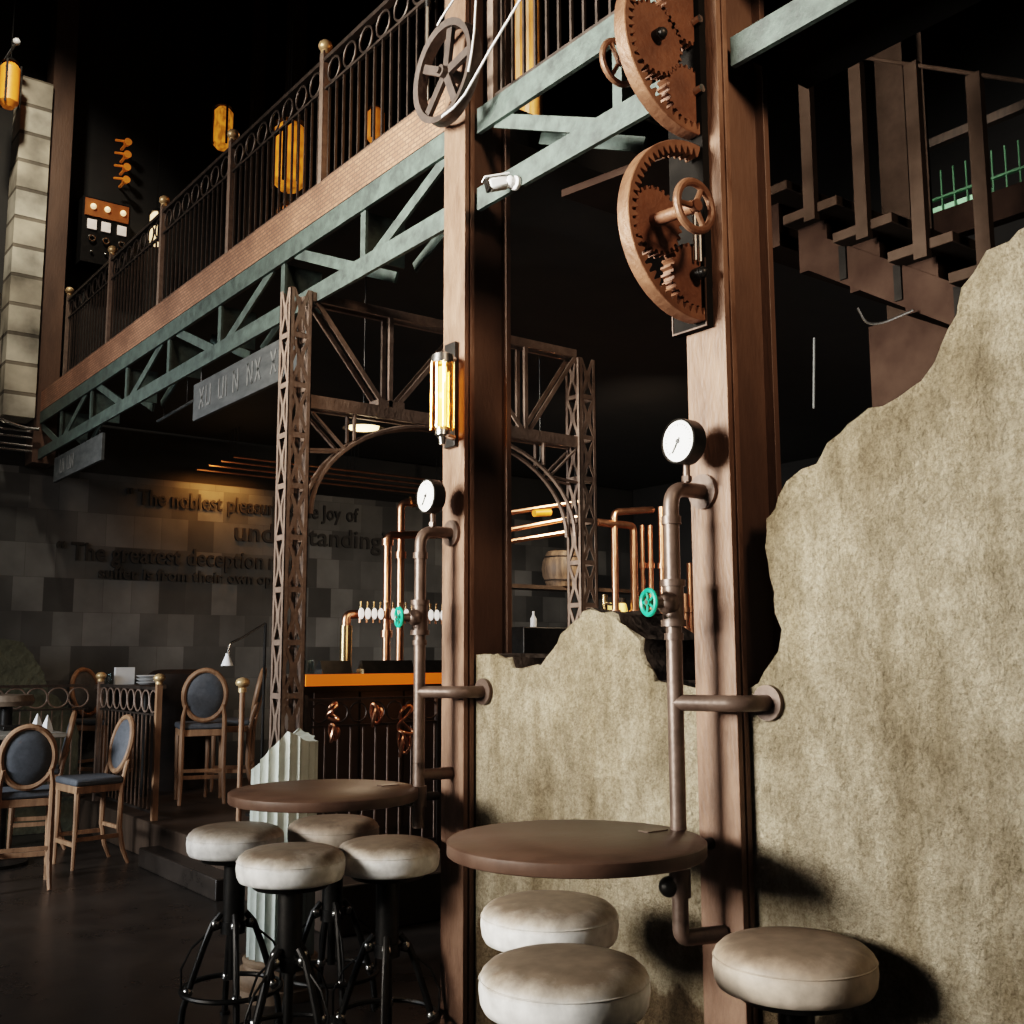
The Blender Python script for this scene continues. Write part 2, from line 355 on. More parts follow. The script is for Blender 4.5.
# ------------------------------------------------------------------ steel columns
def steel_column(y0, y1, top, label):
    t = thing('steel_column', (2.62, (y0 + y1) / 2, 0), label, 'column')
    MB().box(2.5, 2.522, y0, y1, 0, top).build('front_flange', M['column'], t, bevel=.002)
    MB().box(2.522, 2.53, y0 + .02, y1 - .02, 0, top).build('joint_strip', M['black'], t)
    MB().box(2.53, 2.552, y0, y1, 0, top).build('inner_flange', M['column'], t, bevel=.002)
    ym = (y0 + y1) / 2
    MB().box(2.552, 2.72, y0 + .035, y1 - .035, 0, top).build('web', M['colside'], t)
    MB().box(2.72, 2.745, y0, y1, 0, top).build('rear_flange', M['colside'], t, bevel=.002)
    return t
steel_column(3.615, 3.775, 6.2, 'tall rusty steel column carrying the spoked pulley wheel and tube lamp')
steel_column(2.19, 2.355, 6.2, 'tall rusty steel column carrying the two big gear wheels')

# ------------------------------------------------------------------ trusses along the balcony edge
def edge_truss(y0, y1, nodes, diags, label):
    t = thing('balcony_truss', (2.6, (y0 + y1) / 2, 3.45), label, 'truss')
    MB().box(2.56, 2.58, y0, y1, 3.45, 3.55).build('bottom_chord', M['green'], t)
    MB().box(2.56, 2.58, y0, y1, 3.8, 3.913).build('top_chord', M['green'], t)
    for y in nodes:
        MB().box(2.575, 2.59, y - .025, y + .025, 3.55, 3.8).box(2.59, 2.82, y - .006, y + .006, 3.55, 3.8).build('web_post', M['green'], t)
    for a, b in diags:
        MB().bar((2.585, a, 3.53), (2.585, b, 3.82), .06, .014, (0, 0, 1)).build('diagonal_brace', M['green'], t)
        MB().bar((2.83, a, 3.53), (2.83, b, 3.82), .06, .014, (0, 0, 1)).build('diagonal_brace', M['green'], t)
    return t
P0 = 4.63; dP = .93
nodes = [P0 + dP * i for i in range(7)]
diags = []
for i in range(0, 7, 2):
    y = nodes[i]
    if y - .75 > 3.7: diags.append((y - .09, y - .78))
    if i == 0: diags[-1] = (y - .09, y - .80)
    diags.append((y + .09, y + .78))
edge_truss(3.78, 11.15, nodes, diags, 'long green steel truss under the balcony left of the pulley column')
edge_truss(2.36, 3.61, [2.74], [(2.86, 3.5)], 'short green steel truss between the pulley column and the gear column')
edge_truss(.9, 2.185, [], [], 'green steel truss beam at the top right of the gear column')

tag(MB().box(2.6, 2.95, .9, 2.18, 3.5, 3.56).build('soffit_plate', M['matte']), 'black soffit behind the truss beam at the top right', 'plate')
# ------------------------------------------------------------------ balcony railing panels
def rail_panel(y0, y1, label, rings=7, bal=15, finial=True, zb=4.16):
    t = thing('balcony_railing', (2.63, y1, 4.12), label, 'railing', None)
    x = 2.63
    p = MB().box(x - .022, x + .022, y1 - .022, y1 + .022, zb - .04, 4.95).build('post', M['lattice'], t)
    if finial: MB().sphere((x, y1, 4.99), .04, sc=(1, 1, .9)).cyl((x, y1, 4.94), (x, y1, 4.96), .025).build('ball_finial', M['gold'], p)
    a, b = y0 + .022, y1 - .022
    MB().box(x - .02, x + .02, a, b, 4.88, 4.905).build('handrail', M['iron'], t)
    MB().box(x - .01, x + .01, a, b, 4.715, 4.73).build('middle_rail', M['iron'], t)
    MB().box(x - .012, x + .012, a, b, zb, zb + .025).build('bottom_rail', M['iron'], t)
    for i in range(bal):
        y = a + (b - a) * (i + .5) / bal
        MB().box(x - .006, x + .006, y - .006, y + .006, zb + .025, 4.715).build('baluster', M['iron'], t)
    for i in range(rings):
        y = a + (b - a) * (i + .5) / rings
        MB().torus((x, y, 4.805), (1, 0, 0), .067, .0075, 24, 6).build('ring', M['iron'], t)
    return t
py = [2.6, 3.9, 5.195, 6.5, 7.8, 9.05, 10.34]
names = ['black iron balcony railing between the two rusty columns, above the short truss',
         'black iron balcony railing panel nearest the spoked pulley wheel',
         'balcony railing panel second from the pulley wheel, in front of the amber lantern',
         'balcony railing panel third from the pulley wheel, with iron rings along its top',
         'balcony railing panel fourth from the pulley wheel, second from the far end',
         'farthest balcony railing panel, beside the brown pier']
rail_panel(2.38, 3.58, names[0], zb=3.955)
for i in range(1, 6): rail_panel(py[i], py[i + 1], names[i])

# ------------------------------------------------------------------ gears
def gear_poly(cx, cz, r, teeth, depth):
    out = []
    for k in range(teeth):
        for f, rr in ((0, r - depth), (.22, r - depth), (.34, r), (.62, r), (.78, r - depth)):
            a = 2 * PI * (k + f) / teeth; out.append((cx + rr * math.cos(a), cz + rr * math.sin(a)))
    return out
XC = 2.463
def clampx(p): return V((min(p[0], XC), p[1], p[2]))
def ring_gear(cz, cx=2.43, R=.29, teeth=60):
    pts_o, pts_i = [], []
    n = teeth * 4
    for k in range(n + 1):
        a = 2 * PI * k / n
        rr = .247 if k % 4 in (1, 2) else .271
        o = V((cx + R * math.cos(a), 2.238, cz + R * math.sin(a))); i = V((cx + rr * math.cos(a), 2.238, cz + rr * math.sin(a)))
        pts_o.append(o); pts_i.append(i)
    m = MB(); run = []
    def flush():
        if len(run) > 1: m.ring([clampx(p) for p, _ in run], [clampx(q) for _, q in run], (0, .05, 0))
        run.clear()
    for p, q in zip(pts_o, pts_i):
        if q.x < XC: run.append((p, q))
        else: flush()
    flush(); return m
def gear_set(cz, pinions, label):
    t = thing('gear_wheel', (2.4, 2.29, cz - .29), label, 'gear wheel', None)
    ring_gear(cz).build('toothed_ring', M['gear'], t, bevel=.004, angle=30)
    for cx, z, r, hub in pinions:
        poly = [(min(a, XC), b) for a, b in gear_poly(cx, z, r, int(r * 250), .012)]
        g = MB().prism(poly, (0, 2.252, 0), (1, 0, 0), (0, 0, 1), (0, .045, 0)).build('small_gear', M['gear2'], t, angle=30)
        if hub: MB().cyl((cx, 2.252, z), (cx, 2.225, z), .02).sphere((cx, 2.222, z), .017).build('hub_nut', M['black'], g)
    return t
g1 = gear_set(2.88, [(2.275, 2.88, .108, False), (2.435, 2.735, .106, False)], 'lower big rusty gear ring with a small spoked handwheel in front')
MB().cyl((2.43, 2.245, 2.735), (2.43, 2.215, 2.735), .02).sphere((2.43, 2.212, 2.735), .017).build('hub_nut', M['black'], g1)
MB().cyl((2.259, 2.255, 2.873), (2.262, 2.09, 2.862), .02).build('shaft', M['gear2'], g1)
hwm = MB().torus((2.262, 2.085, 2.862), (0, 1, 0), .073, .0125, 40, 10)
hw = hwm.build('handwheel', M['gear'], g1)
hm = MB().cyl((2.262, 2.1, 2.862), (2.262, 2.07, 2.862), .018)
hm.build('hub', M['gear2'], hw)
for k in range(3):
    a = PI * .35 + 2 * PI * k / 3
    MB().cyl((2.262, 2.085, 2.862), (2.262 + .07 * math.cos(a), 2.085, 2.862 + .07 * math.sin(a)), .01, .008, 8).build('spoke', M['gear'], hw)
for dx in (0, .022): MB().cyl((2.425 + dx, 2.238, 2.78), (2.425 + dx, 2.238, 2.93), .006, n=8).build('guide_rod', M['chrome'], g1)
g2 = gear_set(3.495, [(2.285, 3.485, .122, True), (2.43, 3.34, .1, False), (2.43, 3.62, .105, False)], 'upper big rusty gear ring cut off by the top of the photo')
for z in (3.36, 3.6): MB().cyl((2.462, 2.25, z), (2.462, 2.222, z), .013).build('bolt', M['chrome'], g2)
MB().cyl((2.36, 2.3, 3.54), (2.36, 2.5, 3.54), .015).build('shaft', M['gear2'], g2)
rw = MB().torus((2.36, 2.5, 3.54), (0, 1, 0), .075, .011, 36, 8).build('rear_handwheel', M['gear'], g2)
for k in range(3):
    a = 2 * PI * k / 3
    MB().cyl((2.36, 2.5, 3.54), (2.36 + .07 * math.cos(a), 2.5, 3.54 + .07 * math.sin(a)), .008, n=8).build('spoke', M['gear'], rw)
t = thing('mounting_plate', (2.48, 2.31, 2.577), 'black mounting plate behind the gear wheels on the right column', 'plate')
MB().box(2.47, 2.4985, 2.236, 2.385, 2.577, 4.6).build('plate', M['matte'], t)
m = MB()
for z in (2.577,): m.box(2.466, 2.47, 2.236, 2.385, 2.577, 2.582)
m.box(2.466, 2.47, 2.236, 2.24, 2.582, 2.8); m.box(2.466, 2.47, 2.381, 2.385, 2.582, 2.66)
m.build('bright_edge', M['pipe'], t)

tag(MB().prism([(2.69, 3.2), (3.1, 3.2), (3.1, 2.7), (2.78, 2.7)], (0, 0, 3.4), (1, 0, 0), (0, 1, 0), (0, 0, .03)).build('soffit_plate', M['rustpanel']), 'brown soffit plate in the dark just left of the lower gear wheel', 'plate')
# ------------------------------------------------------------------ pulley wheel and its cables
PC = V((2.42, 3.64, 4.045)); PR = .222
t = thing('pulley_wheel', PC, 'spoked iron pulley wheel high on the left rusty column', 'wheel')
n = 48
m = MB()
prof = [(PR - .03, -.025), (PR, -.03), (PR - .008, -.008), (PR - .008, .008), (PR, .03), (PR - .03, .025)]
m.lathe(prof, PC, (1, 0, 0), n, closed=True).build('rim', M['wheel'], t)
MB().cyl(PC + V((-.035, 0, 0)), PC + V((.078, 0, 0)), .026, n=18).cyl(PC + V((-.05, 0, 0)), PC + V((-.035, 0, 0)), .014, n=12).build('hub', M['wheel'], t)
for k in range(5):
    a = 2 * PI * k / 5 + .5
    d = V((0, math.cos(a), math.sin(a)))
    MB().bar(PC + d * .02, PC + d * (PR - .018), .04, .02, (0, -math.sin(a), math.cos(a))).build('spoke', M['wheel'], t)
def cable(name, pts, r, label, cat, mm='iron'):
    o = MB().tube(pts, r, 6).build(name, M[mm]); return tag(o, label, cat)
cable('cable', [(2.385, 3.62, 3.826), (2.382, 3.53, 3.826), (2.384, 3.45, 3.85), (2.385, 3.399, 3.884), (2.39, 3.281, 3.969), (2.4, 3.095, 4.093), (2.43, 2.75, 4.33), (2.47, 2.4, 4.6)], .0055, 'pale cable running up right from the pulley wheel', 'cable', 'paper')
cable('cable', [(2.384, 3.425, 3.94), (2.385, 3.405, 4.0), (2.39, 3.39, 4.1), (2.39, 3.378, 4.236), (2.39, 3.376, 4.8)], .005, 'thin cable rising straight up from the right side of the pulley wheel', 'cable', 'paper')
cable('cable', [(2.385, 3.66, 4.262), (2.385, 3.63, 4.28), (2.39, 3.525, 4.33), (2.395, 3.42, 4.42), (2.4, 3.32, 4.5)], .005, 'thin cable crossing in front of the left column above the pulley wheel', 'cable', 'paper')
t = thing('conduit', (2.585, 4.05, 4.12), 'thin pale vertical conduit on the railing left of the pulley wheel', 'pipe')
MB().cyl((2.585, 4.05, 4.12), (2.585, 4.05, 5.1), .008, n=10).build('pipe', M['whitebrick'], t)
MB().cyl((2.585, 4.05, 4.62), (2.585, 4.05, 4.66), .015, n=12).build('coupling', M['chrome'], t)

# ------------------------------------------------------------------ tube sconce on the left column
t = thing('wall_lamp', (2.5, 3.69, 2.42), 'glowing tubular filament wall lamp on the left rusty column', 'lamp')
MB().box(2.478, 2.499, 3.655, 3.735, 2.42, 2.87).build('backplate', M['black'], t, bevel=.004)
lx, ly = 2.395, 3.62
for z in (2.455, 2.79):
    MB().cyl((2.478, 3.66, z), (lx, ly, z), .012, n=10).build('arm', M['chrome'], t)
MB().lathe([(.012, 2.80), (.045, 2.785), (.05, 2.75), (.045, 2.745), (.0, 2.745)], (lx, ly, 0), n=20).build('top_cap', M['chrome'], t)
MB().lathe([(.0, 2.48), (.03, 2.48), (.03, 2.45), (.018, 2.44), (.012, 2.41), (0, 2.41)], (lx, ly, 0), n=20).build('bottom_cap', M['chrome'], t)
MB().lathe([(.05, 2.475), (.05, 2.745), (.047, 2.745), (.047, 2.475)], (lx, ly, 0), n=28, closed=True).build('glass_tube', M['glass'], t)
MB().cyl((lx, ly, 2.49), (lx, ly, 2.735), .017, n=14).build('filament', M['warm'], t)
for k in range(6):
    a = 2 * PI * k / 6
    MB().cyl((lx + .053 * math.cos(a), ly + .053 * math.sin(a), 2.475), (lx + .053 * math.cos(a), ly + .053 * math.sin(a), 2.75), .003, n=6).build('guard_rod', M['brass'], t)

# ------------------------------------------------------------------ security camera
t = thing('security_camera', (2.54, 3.34, 3.46), 'white bullet security camera on the truss beside the left column', 'camera')
MB().cyl((2.559, 3.325, 3.466), (2.54, 3.325, 3.466), .03, n=20).build('mount', M['white'], t, bevel=.004)
MB().sphere((2.53, 3.335, 3.47), .026).build('swivel', M['white'], t)
b0, b1 = V((2.525, 3.345, 3.47)), V((2.445, 3.375, 3.445))
MB().bar(b0, b1, .05, .05, (0, 0, 1)).build('housing', M['white'], t, bevel=.012)
dd = (b1 - b0).normalized()
MB().bar(b1 - dd * .01, b1 + dd * .004, .044, .044, (0, 0, 1)).cyl(b1, b1 + dd * .007, .012, n=16).build('lens', M['black'], t)
MB().bar(b0 + V((0, 0, .03)), b1 + dd * .018 + V((0, 0, .03)), .006, .056, (0, 0, 1)).build('sun_shield', M['white'], t)

# ------------------------------------------------------------------ pipe stands with gauges
def pipe_stand(px, py, colface, wall_end, gz, label, low, zb=.78):
    t = thing('gauge_pipe', (px, py, zb), label, 'pipe')
    r = .024
    topz = 2.06
    MB().tube(fillet([(px, py, zb), (px, py, topz), (2.49, py - .005, topz)], .06, 8), r, 16).build('upright_pipe', M['pipe'], t)
    for z in (1.96,): MB().cyl((px, py, z - .012), (px, py, z + .012), r + .006, n=18).build('coupling', M['pipe'], t)
    MB().cyl((2.485, py - .005, topz), (2.4995, py - .005, topz), .055, n=28).build('column_flange', M['pipe'], t)
    # wall arm
    MB().tube(fillet([(px, py, 1.415)] + wall_end[:-1] + [wall_end[-1]], .05, 8), r, 16).build('side_pipe', M['pipe'], t)
    e = V(wall_end[-1]); 
    MB().cyl(e + V((-.012, 0, 0)), e + V((.004, 0, 0)), .052, n=28).build('wall_flange', M['pipe'], t)
    # valve body and wheel
    b = MB().cyl((px, py, 1.655), (px, py, 1.765), r + .008, n=18).cyl((px, py, 1.64), (px, py, 1.66), r + .014, n=18).cyl((px, py, 1.76), (px, py, 1.78), r + .014, n=18).sphere((px - .02, py, 1.71), .036)
    vb = b.build('valve_body', M['pipe'], t)
    s2 = V((px - .03, py, 1.71)); w = V((px - .092, py + .01, 1.71)); d = (w - s2).normalized()
    MB().cyl(s2, s2 + d * .05, .02, .014, n=14).cyl(s2, w + d * .01, .007, n=10).build('stem', M['pipe'], vb)
    wm = MB().torus(w, d, .036, .0075, 32, 8).cyl(w - d * .006, w + d * .008, .011, n=12)
    u, v, _ = basis(d)
    for k in range(5):
        a = 2 * PI * k / 5; wm.cyl(w, w + (u * math.cos(a) + v * math.sin(a)) * .034, .0045, n=6)
    wm.build('handwheel', M['valve'], vb, label='green valve handwheel')
    for k in range(1): MB().cyl((px, py, 1.6), (px, py, 1.62), r + .005, n=18).build('coupling', M['pipe'], t)
    # gauge
    gx, gy = px + .035, py - .035
    MB().cyl((gx, gy, topz + .015), (gx, gy, gz - .06), .011, n=12).cyl((gx, gy, topz + .018), (gx, gy, topz + .035), .016, n=6).build('gauge_stem', M['pipe'], t)
    c = V((gx - .035, gy, gz)); R = .07
    g = MB().lathe([(0, .06), (R - .01, .06), (R, .05), (R, .0), (R - .004, -.004), (R - .007, 0), (R - .007, .006), (0, .006)], c, (1, 0, 0), 40).build('gauge', M['black'], t)
    MB().cyl(c + V((.001, 0, 0)), c + V((.006, 0, 0)), R - .007, n=40).build('dial', M['dial'], g)
    nd = V((0, .55, -.8)).normalized()
    MB().bar(c + V((-.0015, 0, 0)) - nd * .012, c + V((-.0015, 0, 0)) + nd * .042, .004, .002, (0, nd.z, -nd.y)).cyl(c + V((.001, 0, 0)), c + V((-.004, 0, 0)), .006, n=12).build('needle', M['needle'], g)
    m = MB()
    for k in range(25):
        a = -PI * .75 + PI * 1.5 * k / 24
        d2 = V((0, math.sin(a), math.cos(a))); l = .008 if k % 4 == 0 else .004
        m.bar(c + d2 * (.054 - l) + V((.0005, 0, 0)), c + d2 * .054 + V((.0005, 0, 0)), .0012, .002, (0, d2.z, -d2.y))
    m.build('scale_marks', M['pipe'], g)
    # lower joint
    MB().tube(fillet(low, .05, 8), r, 16).cyl((px, py, zb + .08), (px, py, zb + .16), r + .008, n=16).build('lower_elbow', M['pipe'], t)
    MB().sphere((px - .03, py + .015, zb + .11), .03).build('tap_knob', M['black'], t)
    return t
pipe_stand(2.355, 2.30, 2.5, [(2.44, 2.115, 1.415), (2.555, 2.115, 1.415)], 2.2, 'brown standing pipe with gauge and green valve on the right rusty column',
           [(2.355, 2.30, .80), (2.355, 2.30, .745), (2.495, 2.26, .745)])
pipe_stand(2.345, 3.70, 2.5, [(2.44, 3.55, 1.415), (2.555, 3.55, 1.415)], 2.2, 'brown standing pipe with gauge and green valve on the left rusty column',
           [(2.345, 3.70, 1.14), (2.345, 3.70, 1.09), (2.495, 3.70, 1.09)], .89)

# ------------------------------------------------------------------ tables fixed to the pipes
def round_table(cx, cy, label):
    t = thing('round_table', (cx, cy, .72), label, 'table', 'round tables bracketed to the pipes')
    R = .36
    MB().lathe([(0, 1.05), (R - .006, 1.05), (R, 1.045), (R, 1.014), (R - .004, 1.01), (0, 1.01)], (cx, cy, 0), n=72).build('tabletop', M['table'], t, angle=50)
    MB().prism([(-.22, 0), (.3, 0), (.3, -.05), (.1, -.05)], (cx + .05, cy - .03, 1.01), (1, 0, 0), (0, 0, 1), (0, .03, 0)).build('bracket', M['black'], t)
    MB().box(cx + .22, cx + .30, cy - .06, cy - .02, 1.05, 1.053).build('slot_plate', M['pipe'], t)
    MB().cyl((cx + .32, cy - .06, .995), (cx + .48, cy - .06, .995), .018).build('wall_arm', M['black'], t)
    return t
round_table(2.018, 2.366, 'round rust-brown table nearest the camera, against the plaster wall')
round_table(2.0, 3.83, 'round rust-brown table in front of the white fluted broken column')

# ------------------------------------------------------------------ stools
def make_stool():
    t = thing('bar_stool', (0, 0, 0), '', 'stool', 'round leather bar stools')
    R = .204
    prof = [(0, .712), (R - .03, .712), (R - .01, .719), (R - .002, .735), (R + .002, .765), (R, .788), (R - .006, .804), (R - .022, .819), (R - .05, .829), (R - .1, .835), (0, .838)]
    s = MB().lathe(prof, n=64).build('seat', M['seat'], t, angle=60)
    MB().torus((0, 0, .79), (0, 0, 1), R - .0005, .0022, 64, 6).build('piping', M['seat'], s)
    MB().cyl((0, 0, .69), (0, 0, .712), .14, .16, 32).build('seat_plate', M['black'], t)
    MB().cyl((0, 0, .4), (0, 0, .695), .046, n=24).cyl((0, 0, .39), (0, 0, .44), .052, n=24).build('post', M['black'], t)
    MB().cyl((0, 0, .2), (0, 0, .4), .018, n=12).build('screw', M['black'], t)
    for k in range(4):
        a = PI / 4 + k * PI / 2; d = V((math.cos(a), math.sin(a), 0))
        pts = [d * .05 + V((0, 0, .47)), d * .085 + V((0, 0, .43)), d * .12 + V((0, 0, .34)), d * .16 + V((0, 0, .22)), d * .195 + V((0, 0, .1)), d * .205 + V((0, 0, .012))]
        l = MB().tube(pts, .014, 10).cyl(d * .205 + V((0, 0, 0)), d * .205 + V((0, 0, .014)), .022, n=12).build('leg', M['black'], t)
        c = d * .06 + V((0, 0, .43)); MB().sphere(c + d * .012, .021).build('clamp', M['chrome'], l)
        MB().sphere(d * .178 + V((0, 0, .165)), .022).build('ring_joint', M['chrome'], l)
        e = V((-d.y, d.x, 0))
        MB().tube([e * .03 + V((0, 0, .42)), e * .1 + V((0, 0, .4)), e * .17 + V((0, 0, .34)), e * .208 + V((0, 0, .26)), e * .205 + V((0, 0, .165))], .005, 6).build('stay_rod', M['black'], t)
    MB().torus((0, 0, .165), (0, 0, 1), .205, .011, 56, 8).build('foot_ring', M['black'], t)
    return t
st0 = make_stool()
stools = [((1.743, 2.093), .3, 'white topped leather stool at the bottom centre, nearest under the big round table'),
          ((2.115, 2.605), .9, 'pale leather stool tucked under the near table, behind the bottom centre stool'),
          ((2.316, 1.865), .1, 'tan leather stool at the bottom right against the plaster wall'),
          ((1.96, 4.56), .5, 'white leather stool leftmost of the four around the far round table'),
          ((1.905, 3.904), 1.1, 'white leather stool frontmost of the four around the far round table'),
          ((2.29, 3.47), .2, 'white leather stool to the right of the far round table, beside the left column'),
          ((2.40, 4.50), .55, 'tan shaded stool behind the others, under the far table by the fluted column')]
stools[5] = ((2.29, 3.835 - .0), .2, stools[5][2])
for i, ((x, y), a, lab) in enumerate(stools):
    o = st0 if i == 0 else copy_tree(st0)
    o.location = (x, y, 0); o.rotation_euler.z = a; o['label'] = lab
    if 'tan ' in lab:
        for c in o.children:
            if c.name.startswith('seat') and not c.name.startswith('seat_plate'):
                for d in [c] + list(c.children):
                    d.material_slots[0].link = 'OBJECT'; d.material_slots[0].material = M['tanseat']

# ------------------------------------------------------------------ broken fluted column
FX, FY = 2.345, 4.90
t = thing('broken_fluted_column', (FX, FY, 0), 'white fluted classical column with jagged broken top behind the far table', 'column')
fl = 20; n = fl * 8; Rf = .158
rings = [.17, .5, .8, None]
vs = []; m = MB()
def topz(a):
    q = math.cos(a + math.radians(37.2))
    return (1.01 + .2 * (q + 1) / 1.25 if q < .25 else 1.21 - .06 * (q - .25) / .75) + .005 * math.sin(a * 7 + 1)
for z in rings:
    for k in range(n):
        a = 2 * PI * k / n; ph = (k % 8) / 8
        rr = Rf - .017 * max(0, math.sin(PI * ph)) ** .8 if (k % 8) else Rf
        vs.append((FX + rr * math.cos(a), FY + rr * math.sin(a), topz(a) if z is None else z))
fs = [(j * n + k, j * n + (k + 1) % n, (j + 1) * n + (k + 1) % n, (j + 1) * n + k) for j in range(3) for k in range(n)]
vs.append((FX, FY, 1.15)); c = len(vs) - 1
fs += [(3 * n + k, 3 * n + (k + 1) % n, c) for k in range(n)]
m.add(vs, fs).build('fluted_shaft', M['stone'], t, angle=25)
MB().lathe([(0, .17), (.165, .17), (.175, .16), (.172, .145), (.165, .14), (.168, .125), (.19, .115), (.2, .095), (.2, .07), (.19, .055), (.21, .05), (.21, 0), (0, 0)], (FX, FY, 0), n=48).build('base', M['stonebase'], t)

# ------------------------------------------------------------------ lattice columns and arched portal truss
def lattice(x0, x1, y0, y1, z0, z1, label, cell=.275):
    t = thing('lattice_column', ((x0 + x1) / 2, (y0 + y1) / 2, z0), label, 'column')
    w = .024; th = .005
    for x, sx in ((x0, 1), (x1, -1)):
        for y, sy in ((y0, 1), (y1, -1)):
            m = MB(); m.box(min(x, x + sx * w), max(x, x + sx * w), min(y, y + sy * th), max(y, y + sy * th), z0, z1)
            m.box(min(x, x + sx * th), max(x, x + sx * th), min(y, y + sy * w), max(y, y + sy * w), z0, z1)
            m.build('corner_angle', M['lattice'], t)
    nc = int(round((z1 - z0) / cell)); h = (z1 - z0) / nc
    X_ = [(0, 0), (.14, 0), (.5, .37), (.86, 0), (1, 0), (1, .05), (.7, .4), (.7, .6), (1, .95), (1, 1), (.86, 1), (.5, .63), (.14, 1), (0, 1), (0, .95), (.3, .6), (.3, .4), (0, .05)]
    b_ = .028
    for ax in (0, 1):
        for side in (0, 1):
            m = MB(); lo, hi = ((x0 + .016, x1 - .016) if ax == 0 else (y0 + .016, y1 - .016))
            if ax == 0: o = (0, y0 + .001 if side == 0 else y1 - .005, 0); u = (1, 0, 0); tt = (0, .004, 0)
            else: o = (x0 + .001 if side == 0 else x1 - .005, 0, 0); u = (0, 1, 0); tt = (.004, 0, 0)
            for k in range(nc):
                za = z0 + k * h
                m.prism([(lo, za), (hi, za), (hi, za + b_), (lo, za + b_)], o, u, (0, 0, 1), tt)
                m.prism([(lo + (hi - lo) * p, za + b_ + (h - b_) * q) for p, q in X_], o, u, (0, 0, 1), tt)
            m.build('lacing', M['lattice'], t)
    return t
lattice(2.405, 2.535, 5.09, 5.22, 0, 3.5, 'tall brown lattice steel column rising behind the fluted broken column')
lattice(4.40, 4.54, 5.08, 5.22, 0, 3.45, 'brown lattice steel column behind the broken plaster wall, right of the left rusty column')
t = thing('arched_truss', (3.47, 5.15, 2.5), 'brown arched portal truss spanning the two lattice columns', 'truss')
xa, xb = 2.537, 4.398
for y in (5.11, 5.19):
    MB().box(xa, xb, y - .012, y + .012, 3.45, 3.5).build('top_chord', M['lattice'], t)
    MB().box(xa, xb, y - .012, y + .012, 2.865, 2.935).build('bottom_chord', M['lattice'], t)
    px_ = [2.56, 3.05, 3.55, 4.03, 4.39]
    for x in (3.03, 3.99): MB().bar((x, y, 2.93), (x, y, 3.46), .025, .02, (1, 0, 0)).build('post', M['lattice'], t)
    for a, b, c, d in ((2.57, 3.45, 3.0, 2.93), (3.06, 2.93, 3.5, 3.45), (3.96, 2.93, 3.5, 3.45), (4.02, 2.93, 4.39, 3.45)):
        MB().bar((a, y, b), (c, y, d), .026, .012, (0, 0, 1)).build('diagonal', M['lattice'], t)
    for s, x0 in ((1, xa), (-1, xb)):
        pts = []
        for i in range(13):
            a = PI / 2 * i / 12
            pts.append((x0 + s * (.02 + .82 * (1 - math.cos(a))), y, 2.3 + .56 * math.sin(a)))
        MB().tube(pts, .014, 6).build('arch', M['lattice'], t)
        MB().bar((x0 + s * .02, y, 2.84), (x0 + s * .22, y, 2.66), .022, .012, (0, 1, 0)).build('spandrel_brace', M['lattice'], t)
        MB().bar((x0 + s * .27, y, 2.87), (x0 + s * .27, y, 2.72), .022, .012, (0, 1, 0)).build('spandrel_post', M['lattice'], t)
        MB().bar((x0, y, 2.64), (x0 + s * .2, y, 2.66), .02, .012, (0, 1, 0)).build('spandrel_tie', M['lattice'], t)
MB().box(2.95, 3.12, 5.1, 5.2, 2.93, 2.97).build('gusset', M['lattice'], t)

# ------------------------------------------------------------------ pendant lamp
t = thing('pendant_lamp', (3.14, 5.6, 2.9), 'glowing dish pendant lamp hanging under the arched truss', 'lamp')
MB().lathe([(0, 3.02), (.03, 3.02), (.035, 2.99), (.07, 2.96), (.13, 2.915), (.125, 2.912), (.06, 2.95), (0, 2.96)], (3.14, 5.6, 0), n=32).build('shade', M['black'], t)
MB().lathe([(0, 2.93), (.095, 2.93), (.09, 2.912), (0, 2.905)], (3.14, 5.6, 0), n=32).build('lit_disc', M['warmw'], t)
MB().cyl((3.14, 5.6, 3.02), (3.14, 5.6, 3.93), .005, n=6).build('cord', M['black'], t)

# ------------------------------------------------------------------ hanging signs and tube light
def hang_sign(x, ya, yb, za, zb, label, glyphs):
    t = thing('hanging_sign', (x, (ya + yb) / 2, za), label, 'sign')
    MB().box(x, x + .03, ya, yb, za, zb).build('board', M['sign'], t, bevel=.004)
    m = MB(); y = yb - .12
    for g in glyphs:
        if g == ' ': y -= .1; continue
        for dy, dz0, dz1, tilt in g:
            a = V((x - .002, y - dy, za + (zb - za) * dz0)); b = V((x - .002, y - dy - tilt, za + (zb - za) * dz1))
            m.bar(a, b, .003, .018, (1, 0, 0))
        m.build('painted_letter', M['chalk'], t); m = MB()
        y -= .115
    for y in (ya + .1, yb - .1): MB().cyl((x + .015, y, zb), (x + .015, y, 3.449), .006, n=6).build('hanger', M['black'], t)
    return t
I_ = [(0, .25, .8, 0)]; X_ = [(0, .25, .8, .07), (.07, .25, .8, -.07)]; U_ = [(0, .28, .8, 0), (.07, .28, .8, 0), (0, .28, .28, .07)]; N_ = [(0, .25, .8, 0), (0, .8, .25, .07), (.07, .25, .8, 0)]
hang_sign(2.6, 5.3, 6.97, 3.13, 3.38, 'long grey hanging sign with worn pale lettering, below the truss beside the lattice column', [X_, U_, ' ', U_, I_, N_, ' ', N_, X_, ' ', X_, N_])
hang_sign(2.6, 9.0, 10.45, 3.17, 3.40, 'small grey hanging sign with faded marks at the far end of the truss', [' ', U_, I_, U_, N_])
t = thing('tube_light', (2.9, 8.1, 3.45), 'thin white tube light beside the hanging sign under the balcony', 'light')
MB().tube([(2.9, 8.54, 3.45), (2.9, 8.5, 3.45), (2.9, 7.7, 3.47)], .012, 8).build('tube', M['sign'], t)
